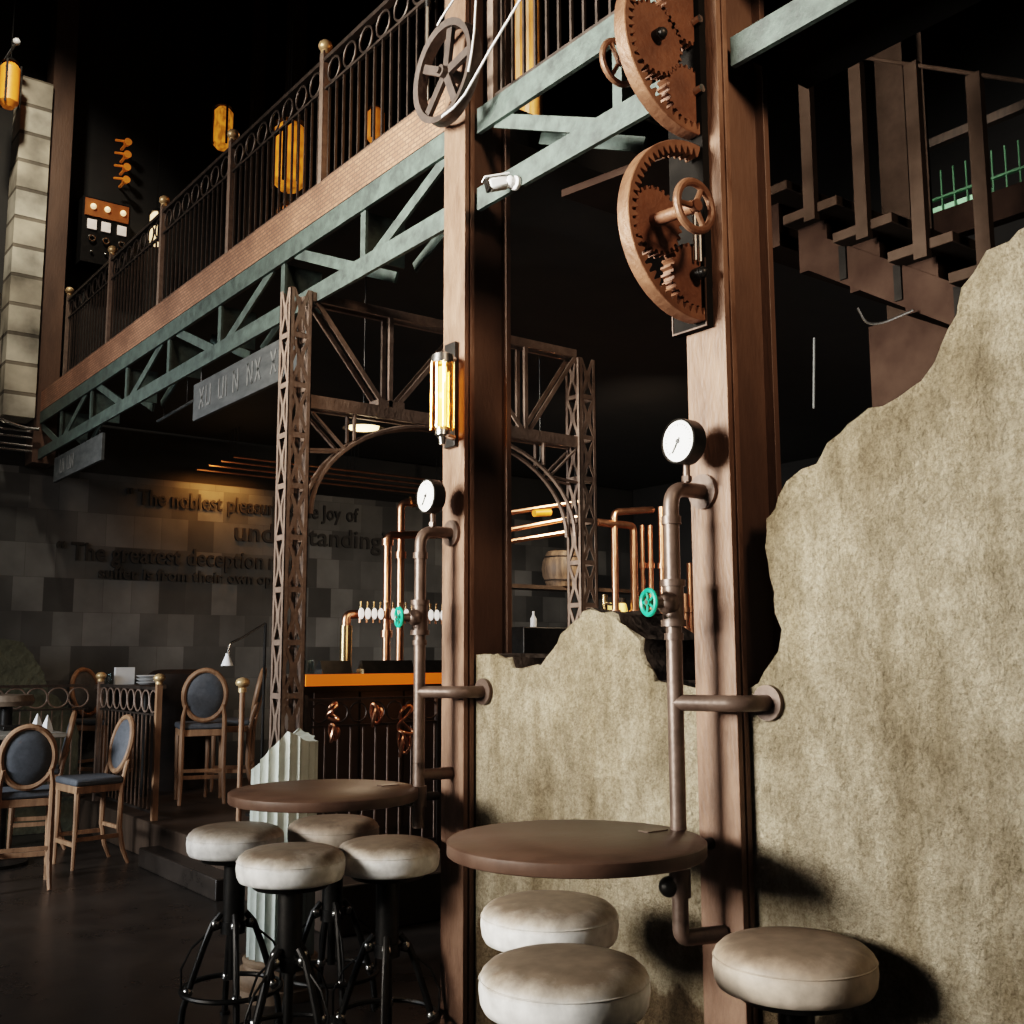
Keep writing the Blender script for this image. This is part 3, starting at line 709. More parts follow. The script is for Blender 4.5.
for y in (7.9, 8.4): MB().cyl((2.9, y, 3.455), (2.9, y, 3.93), .004, n=6).build('hanger', M['black'], t)

# ------------------------------------------------------------------ back wall lettering
def lettering(txt, x, z, size, label, y=11.19, ex=.012, cs=1.0, width=None):
    t = thing('wall_lettering', (x, y, z), label, 'lettering', 'quotation lines on the stone wall')
    pos = 0; made = []
    for wd in txt.split():
        cu = bpy.data.curves.new('lettering', 'FONT'); cu.body = wd; cu.size = size; cu.extrude = ex; cu.space_character = cs; cu.offset = .003
        o = bpy.data.objects.new('tmp', cu); C.objects.link(o)
        bpy.context.view_layer.update()
        me = bpy.data.meshes.new_from_object(o.evaluated_get(bpy.context.evaluated_depsgraph_get()))
        bpy.data.objects.remove(o)
        xs = [v.co.x for v in me.vertices]
        o = bpy.data.objects.new('word', me); C.objects.link(o); o.parent = t; o.rotation_euler = (PI / 2, 0, 0)
        made.append((o, pos)); pos += max(xs) - min(0, min(xs)) + size * .3
        me.materials.clear(); me.materials.append(M['letter'])
    k = width / (pos - size * .3) if width else 1
    for o, p in made: o.location = (p * k, 0, 0); o.scale = (k, 1, 1)
    return t
lettering('“ The noblest pleasure is the Joy of', 3.50, 3.14, .23, 'first line of the black wall quotation, about the noblest pleasure', cs=1.05, width=2.72)
lettering('understanding”', 4.68, 2.83, .30, 'large single word line of the black wall quotation, at the right', cs=1.05, width=1.98)
lettering('“ The greatest deception men', 2.84, 2.53, .255, 'black wall quotation line about the greatest deception', cs=1.05, width=2.62)
lettering('suffer is from their own opinions', 3.26, 2.36, .165, 'lowest and smallest black wall quotation line, about opinions', cs=1.05, width=2.3)

# ------------------------------------------------------------------ far left pier, column, conduits
MB().box(2.215, 2.5, 10.85, 11.18, 3.84, 7.25).build('trim_3', M['whitebrick'], kind='structure')
MB().box(2.51, 2.72, 10.9, 11.18, 3.42, 9.5).build('trim_4', M['colside'], kind='structure')
t = thing('conduit', (2.45, 10.95, 3.5), 'bundle of pale horizontal conduits below the whitewashed brick pier', 'pipe')
for z in (3.54, 3.59, 3.67, 3.73): MB().cyl((1.9, 10.95, z), (2.54, 10.95, z - .01), .012, n=8).build('pipe', M['chrome'], t)
MB().tube(fillet([(2.12, 10.83, 5.0), (2.12, 10.83, 3.8), (2.4, 10.83, 3.73), (2.54, 10.83, 3.73)], .15), .016, 8).build('bent_pipe', M['chrome'], t)
t = thing('rubble_wall', (2.4, 10.7, 0), 'olive broken wall fragment at the far left edge by the stone wall', 'wall fragment')
MB().prism(rough_line([(1.6, .0), (1.6, 1.75), (2.2, 1.74), (2.42, 1.7), (2.55, 1.55), (2.68, 1.25), (2.85, 1.12), (2.95, .9), (2.95, 0)], .06, .015), (0, 10.5, 0), (1, 0, 0), (0, 0, 1), (0, .3, 0)).build('masonry', mat('olive_rubble', (.05, .048, .03), (.1, .095, .06), .9, scale=5, bump=.5), t)

# ------------------------------------------------------------------ upper level lights
def lantern(x, y, z0, z1, r, label, mm='amber', cage=8):
    t = thing('lantern', (x, y, z0), label, 'lamp')
    MB().lathe([(0, z0), (r * .55, z0), (r, z0 + (z1 - z0) * .12), (r, z1 - (z1 - z0) * .12), (r * .55, z1), (0, z1)], (x, y, 0), n=20).build('glass', M[mm], t)
    MB().lathe([(0, z1 + .05), (r * .3, z1 + .05), (r * .9, z1), (0, z1)], (x, y, 0), n=20).build('cap', M['black'], t)
    MB().cyl((x, y, z1 + .04), (x, y, 10), .006, n=6).build('hanging_rod', M['black'], t)
    for k in range(cage):
        a = 2 * PI * k / cage
        MB().bar((x + r * 1.03 * math.cos(a), y + r * 1.03 * math.sin(a), z0 + .02), (x + r * 1.03 * math.cos(a), y + r * 1.03 * math.sin(a), z1), .02, .01).build('cage_bar', M['black'], t)
    return t
lantern(3.6, 7.7, 5.3, 5.86, .14, 'large amber caged lantern behind the balcony railing, centre of the upper level')
lantern(3.6, 7.75, 4.95, 5.17, .07, 'small amber lantern hanging just below the large caged lantern', 'amberdim', 5)
lantern(3.6, 9.15, 6.22, 6.62, .09, 'narrow amber wall lantern behind the gilded ball of the railing, upper level', 'amber', 4)
lantern(3.6, 6.31, 5.14, 5.4, .06, 'small amber lantern glowing through the railing near the pulley wheel', 'amberdim', 5)
lantern(3.6, 10.9, 5.84, 6.2, .07, 'small warm lantern at the far end of the balcony', 'bulb', 4)
lantern(2.05, 10.6, 6.75, 7.2, .09, 'amber wall lantern at the far upper left edge', 'amberdim', 3)
tag(MB().sphere((2.07, 10.5, 7.38), .035).cyl((2.07, 10.5, 7.38), (2.07, 11.28, 7.45), .012).build('spotlight', M['white']), 'tiny white spotlight above the amber lantern at the upper left edge', 'light')
t = thing('wall_drape', (3.45, 4.33, 4.12), 'amber lit ribbed screen behind the balcony between the rusty columns', 'screen')
for k in range(5): MB().cyl((3.36 + .02 * k, 4.2 + .065 * k, 4.1), (3.36 + .02 * k, 4.2 + .065 * k, 5.6), .035, n=12).build('rib', M['tan'] if k % 2 else mat('amber_timber', (.28, .11, .025), (.5, .22, .05), .4, scale=8, stretch=(2, 2, .4)), t)
t = thing('spot_cluster', (3.3, 11.0, 6.5), 'vertical cluster of four tiny amber spotlights on the dark upper wall', 'light')
for k in range(4):
    z = 6.55 + k * .14
    MB().cyl((3.32, 11.28, z), (3.32, 11.1, z), .015, n=10).cyl((3.32, 11.12, z), (3.32, 11.05, z), .03, .04, 14).build('spot_can', M['amberdim'], t)
    MB().cyl((3.2, 11.1, z - .0), (3.29, 11.1, z + .015), .012, n=6).build('fin', M['amberdim'], t)
t = thing('control_panel', (3.12, 10.95, 5.6), 'lit arcade style panel with white squares on the dark upper wall', 'panel')
MB().box(2.88, 3.36, 11.0, 11.28, 5.55, 6.24).build('cabinet', M['black'], t)
MB().box(2.9, 3.34, 10.985, 11.0, 6.04, 6.22).build('lit_header', mat('amber_header', (.3, .09, .02), (.4, .13, .03), .5), t)
for x in (2.98, 3.12, 3.28):
    MB().sphere((x, 10.98, 6.14), .03).build('bulb', M['bulb'], t)
    MB().box(x - .05, x + .04, 10.98, 10.995, 5.9, 6.0).build('white_square', M['glowwhite'], t)
    MB().torus((x, 10.98, 5.8), (0, 1, 0), .03, .01, 20, 6).build('dial', M['chrome'], t)
    MB().sphere((x, 10.98, 5.66), .015).build('button', M['chrome'], t)

# upper level dark structure, thin columns
t = thing('upper_column', (4.4, 8.2, 4.1), 'dark slim column on the upper level behind the balcony, left of the amber lantern', 'column')
MB().box(4.35, 4.5, 9.3, 9.45, 4.1, 9.9).build('shaft', M['darkwood'], t)
tag(MB().box(4.3, 4.42, 10.1, 10.2, 4.1, 9.9).build('upper_column', M['darkwood']), 'dark slim post on the upper level at the far end of the balcony', 'column')

# ------------------------------------------------------------------ bar
BY = 6.4
t = thing('bar_counter', (4.9, 6.9, .28), 'long bar counter with glowing orange edge strip', 'bar')
MB().box(3.19, 7.6, BY, 6.92, 1.385, 1.4).box(3.19, 7.6, BY + .02, 6.92, 1.4, 1.445).build('worktop', M['darkwood'], t, bevel=.004)
MB().box(3.19, 7.6, BY - .012, BY, 1.37, 1.445).build('light_strip', M['strip'], t, label='glowing orange edge strip')
MB().box(3.22, 7.6, BY + .2, 6.88, .28, 1.385).build('front_panel', M['darkwood'], t)
m = MB()
for x in (3.35, 3.7, 4.05, 4.4): m.box(x, x + .33, BY + .18, BY + .2, .4, 1.32)
m.build('panel_boards', mat('red_brown_panel', (.035, .021, .015), (.06, .036, .025), .5, scale=5), t)
t = thing('bar_railing', (3.9, 6.15, .28), 'black iron rail with rings standing in front of the glowing bar counter', 'railing')
MB().box(3.05, 5.6, 6.14, 6.16, 1.285, 1.3).build('top_rail', M['iron'], t)
MB().box(3.05, 5.6, 6.14, 6.16, 1.12, 1.135).build('middle_rail', M['iron'], t)
MB().box(3.05, 5.6, 6.14, 6.16, .36, .38).build('bottom_rail', M['iron'], t)
for x in (3.06, 4.05, 5.05): MB().box(x - .02, x + .02, 6.13, 6.17, .28, 1.32).build('post', M['iron'], t)
for k in range(18):
    MB().torus((3.17 + .135 * k, 6.15, 1.21), (0, 1, 0), .06, .006, 24, 6).build('ring', M['iron'], t)
for k in range(28):
    MB().box(3.12 + .09 * k - .005, 3.12 + .09 * k + .005, 6.145, 6.155, .38, 1.12).build('baluster', M['lattice'], t)
# copper twists hung on the rail
def twist(x, z, r, k, label):
    c = V((x, 6.11, z)); pts = []
    for i in range(48):
        a = 2 * PI * i / 48
        pts.append(c + V((.8 * r * math.sin(a * 2) * .75, .02 * math.sin(3 * a), r * math.cos(a * k) * 1.0 + r * .35 * math.sin(a))))
    o = MB().tube(pts, .011, 8, True).build('copper_twist', M['copper'])
    return tag(o, label, 'ornament', 'copper tube twists on the bar rail')
twist(3.24, 1.22, .05, 1, 'copper tube twist on the ring rail, nearest the lattice column')
twist(3.25, 1.09, .04, 3, 'small dark copper twist hanging below the ring rail by the fluted column')
twist(3.55, 1.19, .052, 3, 'bright copper tube twist at the middle of the ring rail')
twist(3.77, 1.15, .085, 1, 'larger copper tube twist beside the left gauge pipe')
twist(3.76, 1.0, .06, 3, 'lowest copper tube twist hanging below the ring rail by the left gauge pipe')

# tap tower
t = thing('beer_tap_tower', (3.53, 6.62, 1.445), 'brass beer tap tower with a row of white round badges', 'beer tap')
MB().cyl((3.60, 6.62, 1.446), (3.60, 6.62, 1.77), .042, n=20).cyl((3.60, 6.62, 1.446), (3.60, 6.62, 1.47), .048, n=24).build('brass_column', M['brass'], t)
MB().tube(fillet([(3.60, 6.62, 1.76), (3.60, 6.62, 1.845), (3.70, 6.62, 1.85), (4.95, 6.62, 1.85)], .08, 8), .03, 14).build('copper_manifold', M['copper'], t)
for k in range(14):
    x = 3.67 + .0515 * k
    tp = MB().cyl((x, 6.6, 1.85), (x, 6.545, 1.85), .018, n=14).cyl((x, 6.555, 1.85), (x, 6.555, 1.79), .007, n=8).build('tap', M['copper'], t)
    MB().sphere((x, 6.538, 1.852), 1, 18, 10, (.023, .008, .039)).build('badge', M['copper'] if k == 4 else M['badge'], tp)
    MB().cyl((x, 6.55, 1.885), (x, 6.545, 1.935), .005, .008, n=8).build('lever', M['brass'], tp)
def copper_riser(pts, r, label, extra=None):
    t = thing('copper_pipe', pts[0], label, 'pipe', 'copper pipes behind the bar')
    MB().tube(fillet(pts, .05, 6), r, 12).build('pipe', M['copper'], t)
    for z in (extra or []):
        p = V(pts[0]); MB().cyl((p.x, p.y, z - .025), (p.x, p.y, z + .025), r * 1.5, n=12).build('fitting', M['copper'], t)
    return t
copper_riser([(3.99, 6.74, 1.446), (3.99, 6.74, 2.43), (4.4, 6.74, 2.46)], .028, 'left one of two tall copper pipes rising from the tap row, bent right at top', (1.72, 2.38))
copper_riser([(4.15, 6.82, 1.446), (4.15, 6.82, 2.69), (4.6, 6.72, 2.74)], .028, 'right one of two tall copper pipes rising from the tap row, behind the gauge pipe', (2.3,))
MB().cyl((4.22, 6.804, 2.70), (4.46, 6.75, 2.725), .042, n=14).build('brass_collar', M['brass'], [o for o in bpy.data.objects if o.name.startswith('copper_pipe')][-1])
# things on the bar
def boxy(name, x0, x1, y0, y1, z0, z1, mm, label, cat, bevel=.004, group=None):
    return tag(MB().box(x0, x1, y0, y1, z0, z1).build(name, M[mm], bevel=bevel), label, cat, group)
def monitor(x, w, label):
    t = thing('bar_screen', (x, 6.62, 1.446), label, 'screen')
    MB().prism([(0, 0), (.12, 0), (.06, .085), (.04, .085)], (x - w / 2, 6.45, 1.447), (0, 1, 0), (0, 0, 1), (w, 0, 0)).build('slanted_panel', M['black'], t)
    MB().box(x - w / 2 - .006, x - w / 2, 6.45, 6.55, 1.447, 1.475).build('edge_trim', M['chrome'], t)
monitor(3.45, .22, 'dark slanted tray on the bar just right of the lattice column')
monitor(3.85, .4, 'dark slanted tray on the bar at the middle below the tap row')
monitor(4.3, .35, 'dark slanted tray on the bar right of the left gauge pipe')
def glassware(x, y, z, h, r, label, mm='clear', group='glasses on the bar'):
    o = MB().lathe([(0, z), (r * .8, z), (r, z + h), (r * .93, z + h), (r * .74, z + .01), (0, z + .01)], (x, y, 0), n=16).build('drinking_glass', M[mm])
    return tag(o, label, 'glass', group)
for k, (x, l) in enumerate(((3.24, 'small clear glass on the bar behind the lattice column, leftmost'), (3.3, 'small clear glass on the bar right beside the lattice column'), (3.36, 'small clear glass on the bar, rightmost of the three by the lattice column'))):
    glassware(x, 6.66, 1.446, .09, .024, l)

# copper plumbing on the right, behind the broken wall
RY = 7.28
rp = [((6.71, RY, 1.5), 2.87, 7.2, 'tall copper pipe rising behind the broken wall peak, leftmost of the group', .033),
      ((6.95, RY, 1.5), 2.76, 6.5, 'copper pipe second from left behind the broken wall peak', .036),
      ((7.09, RY + .03, 1.5), 2.78, None, 'paired copper pipe above the green valve, left one of the pair', .022),
      ((7.165, RY, 1.5), 2.78, None, 'paired copper pipe above the green valve, right one of the pair', .026),
      ((7.27, RY - .05, 1.5), 2.96, None, 'tall pale copper pipe just left of the right gauge pipe', .034)]
for p, z, xb2, lab, r in rp:
    pts = [p, (p[0], p[1], z)] + ([(xb2, p[1], z + (.06 if xb2 > 7 else .0))] if xb2 else [])
    copper_riser(pts, r, lab, (1.95,) if xb2 else (2.4,))
for k, (x, z) in enumerate(((7.45, 2.5), (7.53, 2.2), (7.62, 2.15), (7.69, 2.45))):
    copper_riser([(x, RY, 1.5), (x, RY, z)], .03, ['thin copper pipe right beside the right gauge pipe', 'short copper pipe between the right gauge pipe and the gear column, second along', 'short copper pipe nearest the gear column', 'copper pipe half hidden behind the gear column'][k], (1.8, 2.0))
for k, (x0, z0, x1, z1, l) in enumerate(((4.95, 2.66, 6.15, 2.9, 'highest of the sloping copper ceiling pipes right of the left column'), (4.95, 2.5, 6.15, 2.77, 'second sloping copper ceiling pipe right of the left column'), (4.95, 2.42, 6.2, 2.66, 'lowest sloping copper ceiling pipe right of the left column'))):
    t = thing('copper_pipe', (x0, 7.4, z0), l, 'pipe', 'sloping copper pipes behind the left column')
    MB().tube([(x0, 7.4, z0), (x1, 7.1, z1)], .022, 10).build('pipe', M['copper'], t)
    MB().cyl((x1 - .05 * k, 7.11, z1), (x1 - .05 * k, 7.11, 3.93), .006, n=6).build('hanger', M['black'], t)
tag(MB().cyl((5.55, 7.0, 2.74), (5.72, 7.0, 2.76), .03, n=12).build('amber_bulb', M['amber']), 'small amber bulb among the sloping copper pipes', 'light')
for k in range(4):
    z = 3.48 + .042 * k
    y = 10.7 - .08 * k
    t = thing('copper_pipe', (4.05 + .1 * k, y, z), ['lowest', 'second lowest', 'second highest', 'highest'][k] + ' of the thin copper pipes above the wall quotation', 'pipe', 'copper pipes above the wall quotation')
    MB().cyl((4.05 + .1 * k, y, z), (7.2, y, z - .01), .013, n=8).build('pipe', M['copper'], t)
    for x in (4.4, 5.8, 7.0): MB().cyl((x, y, z), (x, y, 3.93), .005, n=6).build('hanger', M['black'], t)
# cask, jars and bottles
t = thing('wooden_cask', (6.55, 7.83, 2.206), 'wooden stave cask behind the left side of the second lattice column', 'cask')
MB().lathe([(0, 0), (.15, 0), (.19, .1), (.2, .17), (.19, .24), (.15, .33), (.14, .335), (.138, .32), (0, .32)], (6.55, 7.83, 2.206), n=20).build('staves', mat('stave_wood', (.05, .03, .017), (.17, .105, .06), .6, scale=9, stretch=(3, 3, .15)), t)
for h in (.06, .28): MB().torus((6.55, 7.83, 2.206 + h), (0, 0, 1), .178, .007, 28, 6).build('hoop', M['iron'], t)
MB().box(5.8, 7.7, 7.72, 7.95, 2.17, 2.205).build('shelf_board', M['darkwood'], tag(bpy.data.objects.new('bar_shelf', None), 'dark shelf on posts behind the bar carrying the cask', 'shelf'))
sh = bpy.data.objects['bar_shelf']; C.objects.link(sh)
for x in (5.85, 7.65): MB().box(x - .03, x + .03, 7.74, 7.94, .28, 2.17).build('shelf_post', M['darkwood'], sh)
boxy('back_counter', 5.0, 7.8, 7.2, 7.7, .28, 1.5, 'darkwood', 'dark back counter behind the broken wall peak', 'counter')
for k, (x, h, l) in enumerate(((6.83, .5, 'squat yellow lit jar between the lattice column and copper pipes'), (6.98, .5, 'squat amber lit jar right of the first copper pipe'))):
    t = thing('backlit_jar', (x, 7.5, 1.501), l, 'jar', 'backlit jars behind the bar')
    MB().lathe([(0, 1.5), (.06, 1.5), (.065, 1.6), (.065, 1.5 + h), (.05, 1.55 + h), (0, 1.55 + h)], (x, 7.5, 0), n=20).build('glass_body', M['yellowlit'], t)
    MB().lathe([(0, 1.55 + h), (.05, 1.55 + h), (.05, 1.6 + h), (0, 1.6 + h)], (x, 7.5, 0), n=20).build('lid', M['black'], t)
boxy('coffee_machine', 5.05, 5.85, 6.5, 6.85, 1.446, 1.78, 'black', 'black box shaped machine on the bar right of the left column', 'machine', .01)
for k, (x, z, l) in enumerate(((5.3, 1.78, 'small white bottle on top of the black bar machine'),)):
    tag(MB().lathe([(0, z), (.025, z), (.025, z + .07), (.01, z + .1), (.01, z + .13), (0, z + .13)], (x, 6.7, 0), n=12).build('bottle', M['white']), l, 'bottle')
for k, (x, h, l) in enumerate(((6.0, .55, 'tall slim brass tap font left of the second lattice column'), (6.1, .62, 'taller slim brass tap font beside the second lattice column'))):
    t = thing('tap_font', (x, 6.75, 1.446), l, 'beer tap', 'brass tap fonts at the broken wall')
    MB().cyl((x, 6.75, 1.446), (x, 6.75, 1.446 + h), .025, n=14).build('column', M['brass'], t)
    MB().cyl((x, 6.75, 1.446), (x, 6.75, 1.47), .045, n=16).build('foot', M['chrome'], t)
    MB().cyl((x, 6.75, 1.38 + h), (x, 6.67, 1.36 + h), .012, n=8).build('spout', M['chrome'], t)
t = thing('pendant_wire', (5.35, 6.9, 3.0), 'thin hanging wire with a small hook right of the left column', 'wire')
MB().tube([(5.3, 6.6, 3.93), (5.3, 6.6, 3.12), (5.27, 6.6, 3.05), (5.26, 6.6, 3.0)], .006, 6).build('wire', M['chrome'], t)
# desk lamp on the bar end
t = thing('reading_lamp', (3.86, 8.5, .28), 'white jointed reading lamp left of the lattice column', 'lamp')
MB().tube(fillet([(3.54, 8.5, 1.56), (3.55, 8.5, 1.67), (3.66, 8.5, 1.72), (3.86, 8.5, 1.84)], .03), .01, 8).build('jointed_arm', M['chrome'], t)
MB().lathe([(.0, .04), (.012, .04), (.05, -.06), (.045, -.06), (0, .02)], (3.535, 8.5, 1.55), n=18).build('shade', M['white'], t)
MB().cyl((3.86, 8.5, .3), (3.86, 8.5, 1.84), .012, n=10).cyl((3.86, 8.5, .28), (3.86, 8.5, .3), .12, n=20).build('stand', M['black'], t)

# ------------------------------------------------------------------ chairs
def make_chair():
    t = thing('bar_chair', (0, 0, 0), '', 'chair', 'oval backed bar chairs')
    MB().prism([(-.21, -.2), (.21, -.2), (.235, .22), (-.235, .22)], (0, 0, .67), (1, 0, 0), (0, 1, 0), (0, 0, .06)).build('seat', M['grey'], t, bevel=.022, seg=3)
    MB().prism([(-.2, -.19), (.2, -.19), (.225, .21), (-.225, .21)], (0, 0, .61), (1, 0, 0), (0, 1, 0), (0, 0, .062)).build('apron', M['oak'], t, bevel=.006)
    for sx in (-1, 1):
        MB().tube([(sx * .2, .19, .62), (sx * .2, .19, .4), (sx * .2, .2, 0)], [.026, .023, .016], 8).build('leg', M['oak'], t)
        MB().tube([(sx * .165, -.262, .9), (sx * .182, -.222, .79), (sx * .187, -.19, .62), (sx * .185, -.185, .3), (sx * .19, -.22, .12), (sx * .195, -.27, 0)], [.014, .02, .024, .024, .021, .016], 8).build('leg', M['oak'], t)
        MB().bar((sx * .19, -.19, .24), (sx * .2, .19, .24), .02, .035).build('stretcher', M['oak'], t)
    MB().bar((-.2, .195, .2), (.2, .195, .2), .035, .025, (0, 0, 1)).build('stretcher', M['oak'], t)
    MB().bar((-.185, -.195, .3), (.185, -.195, .3), .03, .022, (0, 0, 1)).build('stretcher', M['oak'], t)
    ax = V((0, -.97, .2)).normalized()
    c = V((0, -.255, .985)); zz = V((0, -.2, .97)).normalized() * -1
    b = MB().torus(c, (0, 1, .2), .2, .024, 48, 8, .93, 1.17, (1, 0, 0)).build('backrest_frame', M['oak'], t)
    pad = []
    u = V((1, 0, 0)); w = V((0, 1, .2)).normalized().cross(u); d = V((0, 1, .2)).normalized()
    vs = []; n = 36; m = MB()
    rings_ = [(0, .03), (.1, .028), (.15, .02), (.185, .002), (.185, -.002), (.15, -.02), (.1, -.026), (0, -.028)]
    for r, h in rings_:
        for k in range(n):
            a = 2 * PI * k / n; vs.append(c + u * math.cos(a) * max(r, 1e-4) * .92 + w * math.sin(a) * max(r, 1e-4) * 1.17 + d * h)
    fs = [(j * n + k, j * n + (k + 1) % n, (j + 1) * n + (k + 1) % n, (j + 1) * n + k) for j in range(len(rings_) - 1) for k in range(n)]
    m.add(vs, fs).build('backrest_pad', M['grey'], t, angle=60)
    return t
ch0 = make_chair()
ch = [((1.96, 8.2, 0), -.18, 'oval backed bar chair seen from behind at the far left, on the low floor'),
      ((2.57, 8.75, 0), PI / 2 + .1, 'oval backed bar chair seen from its side at the left, pulled away from the table'),
      ((2.42, 9.75, 0), PI / 2 - .25, 'oval backed bar chair behind the left dining table, seen edge on'),
      ((3.78, 9.62, .28), -.3, 'oval backed bar chair on the raised platform seen from behind'),
      ((4.2, 9.95, .28), 1.05, 'oval backed bar chair on the platform half hidden by the gilded railing post'),
      ((3.3, 10.9, .28), -2.6, 'oval backed chair behind the platform table, turned towards the camera')]
for i, (p, a, lab) in enumerate(ch):
    o = ch0 if i == 0 else copy_tree(ch0)
    o.location = p; o.rotation_euler.z = a; o['label'] = lab
    o.scale = (.9, .9, .9) if i < 3 else (.97, .97, .96)

# ------------------------------------------------------------------ dining tables and what lies on them
t = thing('dining_table', (1.95, 9.15, 0), 'square high dining table at the far left between the bar chairs', 'table')
MB().box(1.5, 2.36, 8.7, 9.5, .96, .995).build('tabletop', mat('pale_table_edge', (.2, .18, .15), (.3, .27, .23), .35), t, bevel=.005)
MB().cyl((1.96, 9.17, .02), (1.96, 9.17, .96), .05, n=18).build('pedestal', M['black'], t)
MB().cyl((1.96, 9.17, 0), (1.96, 9.17, .025), .28, n=32).build('foot', M['black'], t)
for k, (x, y, l) in enumerate(((2.28, 8.95, 'folded grey napkin standing on the left dining table'), (2.28, 9.25, 'second folded grey napkin behind the chair back on the left dining table'))):
    tag(MB().lathe([(0, .996), (.05, .996), (.03, 1.06), (.004, 1.12), (0, 1.12)], (x, y, 0), n=5).build('napkin', M['paper']), l, 'napkin', 'folded napkins on the left table')
boxy('menu_tray', 2.02, 2.22, 9.2, 9.4, .996, 1.03, 'black', 'low black tray on the left dining table', 'tray')
t = thing('dining_table', (3.3, 10.2, .28), 'dark high table on the raised platform behind the ring railing', 'table')
MB().box(3.1, 3.58, 10.0, 10.6, 1.27, 1.31).build('tabletop', M['darkwood'], t, bevel=.005)
for x in (3.2, 3.5): MB().cyl((x, 10.3, .28), (x, 10.3, 1.27), .04, n=14).build('pedestal', M['black'], t)
boxy('table_card', 3.2, 3.38, 10.3, 10.34, 1.311, 1.47, 'paper', 'white card standing on the platform table', 'card', .002)
for k in range(3):
    tag(MB().lathe([(0, 1.312 + .03 * k), (.08, 1.312 + .03 * k), (.12, 1.335 + .03 * k), (.11, 1.338 + .03 * k), (.07, 1.32 + .03 * k), (0, 1.32 + .03 * k)], (3.45, 10.1, 0), n=24).build('plate', M['paper']), ['lowest', 'middle', 'topmost'][k] + ' white plate stacked at the right end of the platform table', 'plate', 'plates stacked on the platform table')
for k in range(4):
    glassware(3.13 + .07 * k, 10.4 + .08 * (k % 2), 1.311, .1, .028, ['leftmost clear glass on the platform table', 'second clear glass from the left on the platform table', 'third clear glass from the left on the platform table', 'clear glass on the platform table closest to the white card'][k], 'clear', 'glasses on the platform table')
# dark booth behind
t = thing('booth_seat', (4.0, 10.8, .28), 'dark curved booth seat behind the platform chairs', 'booth')
MB().lathe([(0, .28), (.3, .28), (.33, 1.3), (.3, 1.4), (.26, 1.43), (.2, 1.44), (0, 1.44)], (4.0, 10.8, 0), n=40).build('curved_back', mat('dark_brown_leather', (.016, .011, .009), (.026, .018, .014), .7, scale=6, spec=.1), t)
# sofa / drum at far left
t = thing('pedestal_cushion', (2.2, 9.95, 0), 'low pale round cushion at the far left edge behind the dining table', 'cushion')
MB().lathe([(0, 1.16), (.2, 1.16), (.22, 1.2), (.2, 1.25), (0, 1.26)], (2.2, 9.95, 0), n=32).build('cushion', M['seat'], t)
MB().cyl((2.2, 9.95, 0), (2.2, 9.95, 1.16), .05, n=14).build('post', M['black'], t)

# ------------------------------------------------------------------ platform railings
def ring_rail(p, q, label, rings, bal, posts=(True, True)):
    p, q = V(p), V(q); d = (q - p).normalized(); L = (q - p).length
    t = thing('ring_railing', p, label, 'railing')
    z0 = p.z; up = V((0, 0, 1)); side = V((-d.y, d.x, 0))
    for k, (o, on) in enumerate(((p, posts[0]), (q, posts[1]))):
        if not on: continue
        ps = MB().bar(o, o + up * 1.07, .045, .045, side).build('post', M['oak' if k == 0 else 'lattice'], t)
        MB().sphere(o + up * 1.115, .042, sc=(1.15, 1.15, .85)).cyl(o + up * 1.065, o + up * 1.09, .03).build('ball_finial', M['gold'], ps)
    a, b = p + d * .025, q - d * .025
    for h, w in ((1.03, .025), (.82, .014), (.06, .02)):
        MB().bar(a + up * h, b + up * h, w, w, side).build('rail', M['iron'], t)
    for k in range(rings):
        c = a + (b - a) * ((k + .5) / rings) + up * .925
        MB().torus(c, side, .088, .008, 24, 6).build('ring', M['lattice'], t)
    for k in range(bal):
        c = a + (b - a) * ((k + .5) / bal)
        MB().bar(c + up * .07, c + up * .815, .009, .009, side).build('baluster', M['lattice'], t)
    return t
ring_rail((3.06, 8.72, .28), (3.06, 10.26, .28), 'ring topped iron railing on the platform edge left of the platform chairs', 8, 15)
ring_rail((1.7, 10.32, .28), (3.0, 10.32, .28), 'ring topped iron railing facing the camera at the far left, behind the dining table', 7, 14, (False, False))
t = thing('railing_post', (3.06, 7.08, .28), 'single gilded ball post on the platform edge left of the lattice column', 'post')
MB().cyl((3.06, 7.08, .28), (3.06, 7.08, 1.33), .018, n=14).build('shaft', M['oak'], t)
MB().sphere((3.06, 7.08, 1.385), .042, sc=(1.15, 1.15, .85)).cyl((3.06, 7.08, 1.32), (3.06, 7.08, 1.35), .028).build('ball_finial', M['gold'], t)

# ------------------------------------------------------------------ staircase on the right
SX = 3.95; run, rise = .27, .172
t = thing('staircase', (4.5, 2.2, 2.8), 'brown steel staircase at the upper right behind the plaster wall', 'staircase')
y0, z0 = 2.94, 3.60
for k in range(-1, 5):
    y = y0 - run * k; z = z0 - rise * k
    MB().box(SX, SX + 1.0, y - .15, y + .15, z - .045, z).build('tread', M['stair'], t, bevel=.004)
    MB().box(SX + .1, SX + .95, y - .02, y + .14, z - .26, z - .045).build('stringer_block', M['rustpanel'], t)
    if k >= 0 and k < 4:
        MB().box(SX - .02, SX + .015, y - .045, y + .015, z - .08, z + .78).build('baluster', M['stair'], t)
s0 = V((SX + .1, y0 + .05, z0 - .22 + .03)); s1 = V((SX + .1, y0 - run * 5, z0 - rise * 5 - .22))
MB().bar(s0, s1, .03, .16, (1, 0, 0)).build('stringer', M['rustpanel'], t)
for k in range(5):
    y = y0 - run * (k + .42); z = z0 - rise * (k + .42) - .22
    MB().box(SX + .075, SX + .086, y - .018, y + .018, z - .075, z + .085).build('stringer_gap_strip', M['matte'], t)  # added dark strips imitating shadowy gaps between stringer blocks
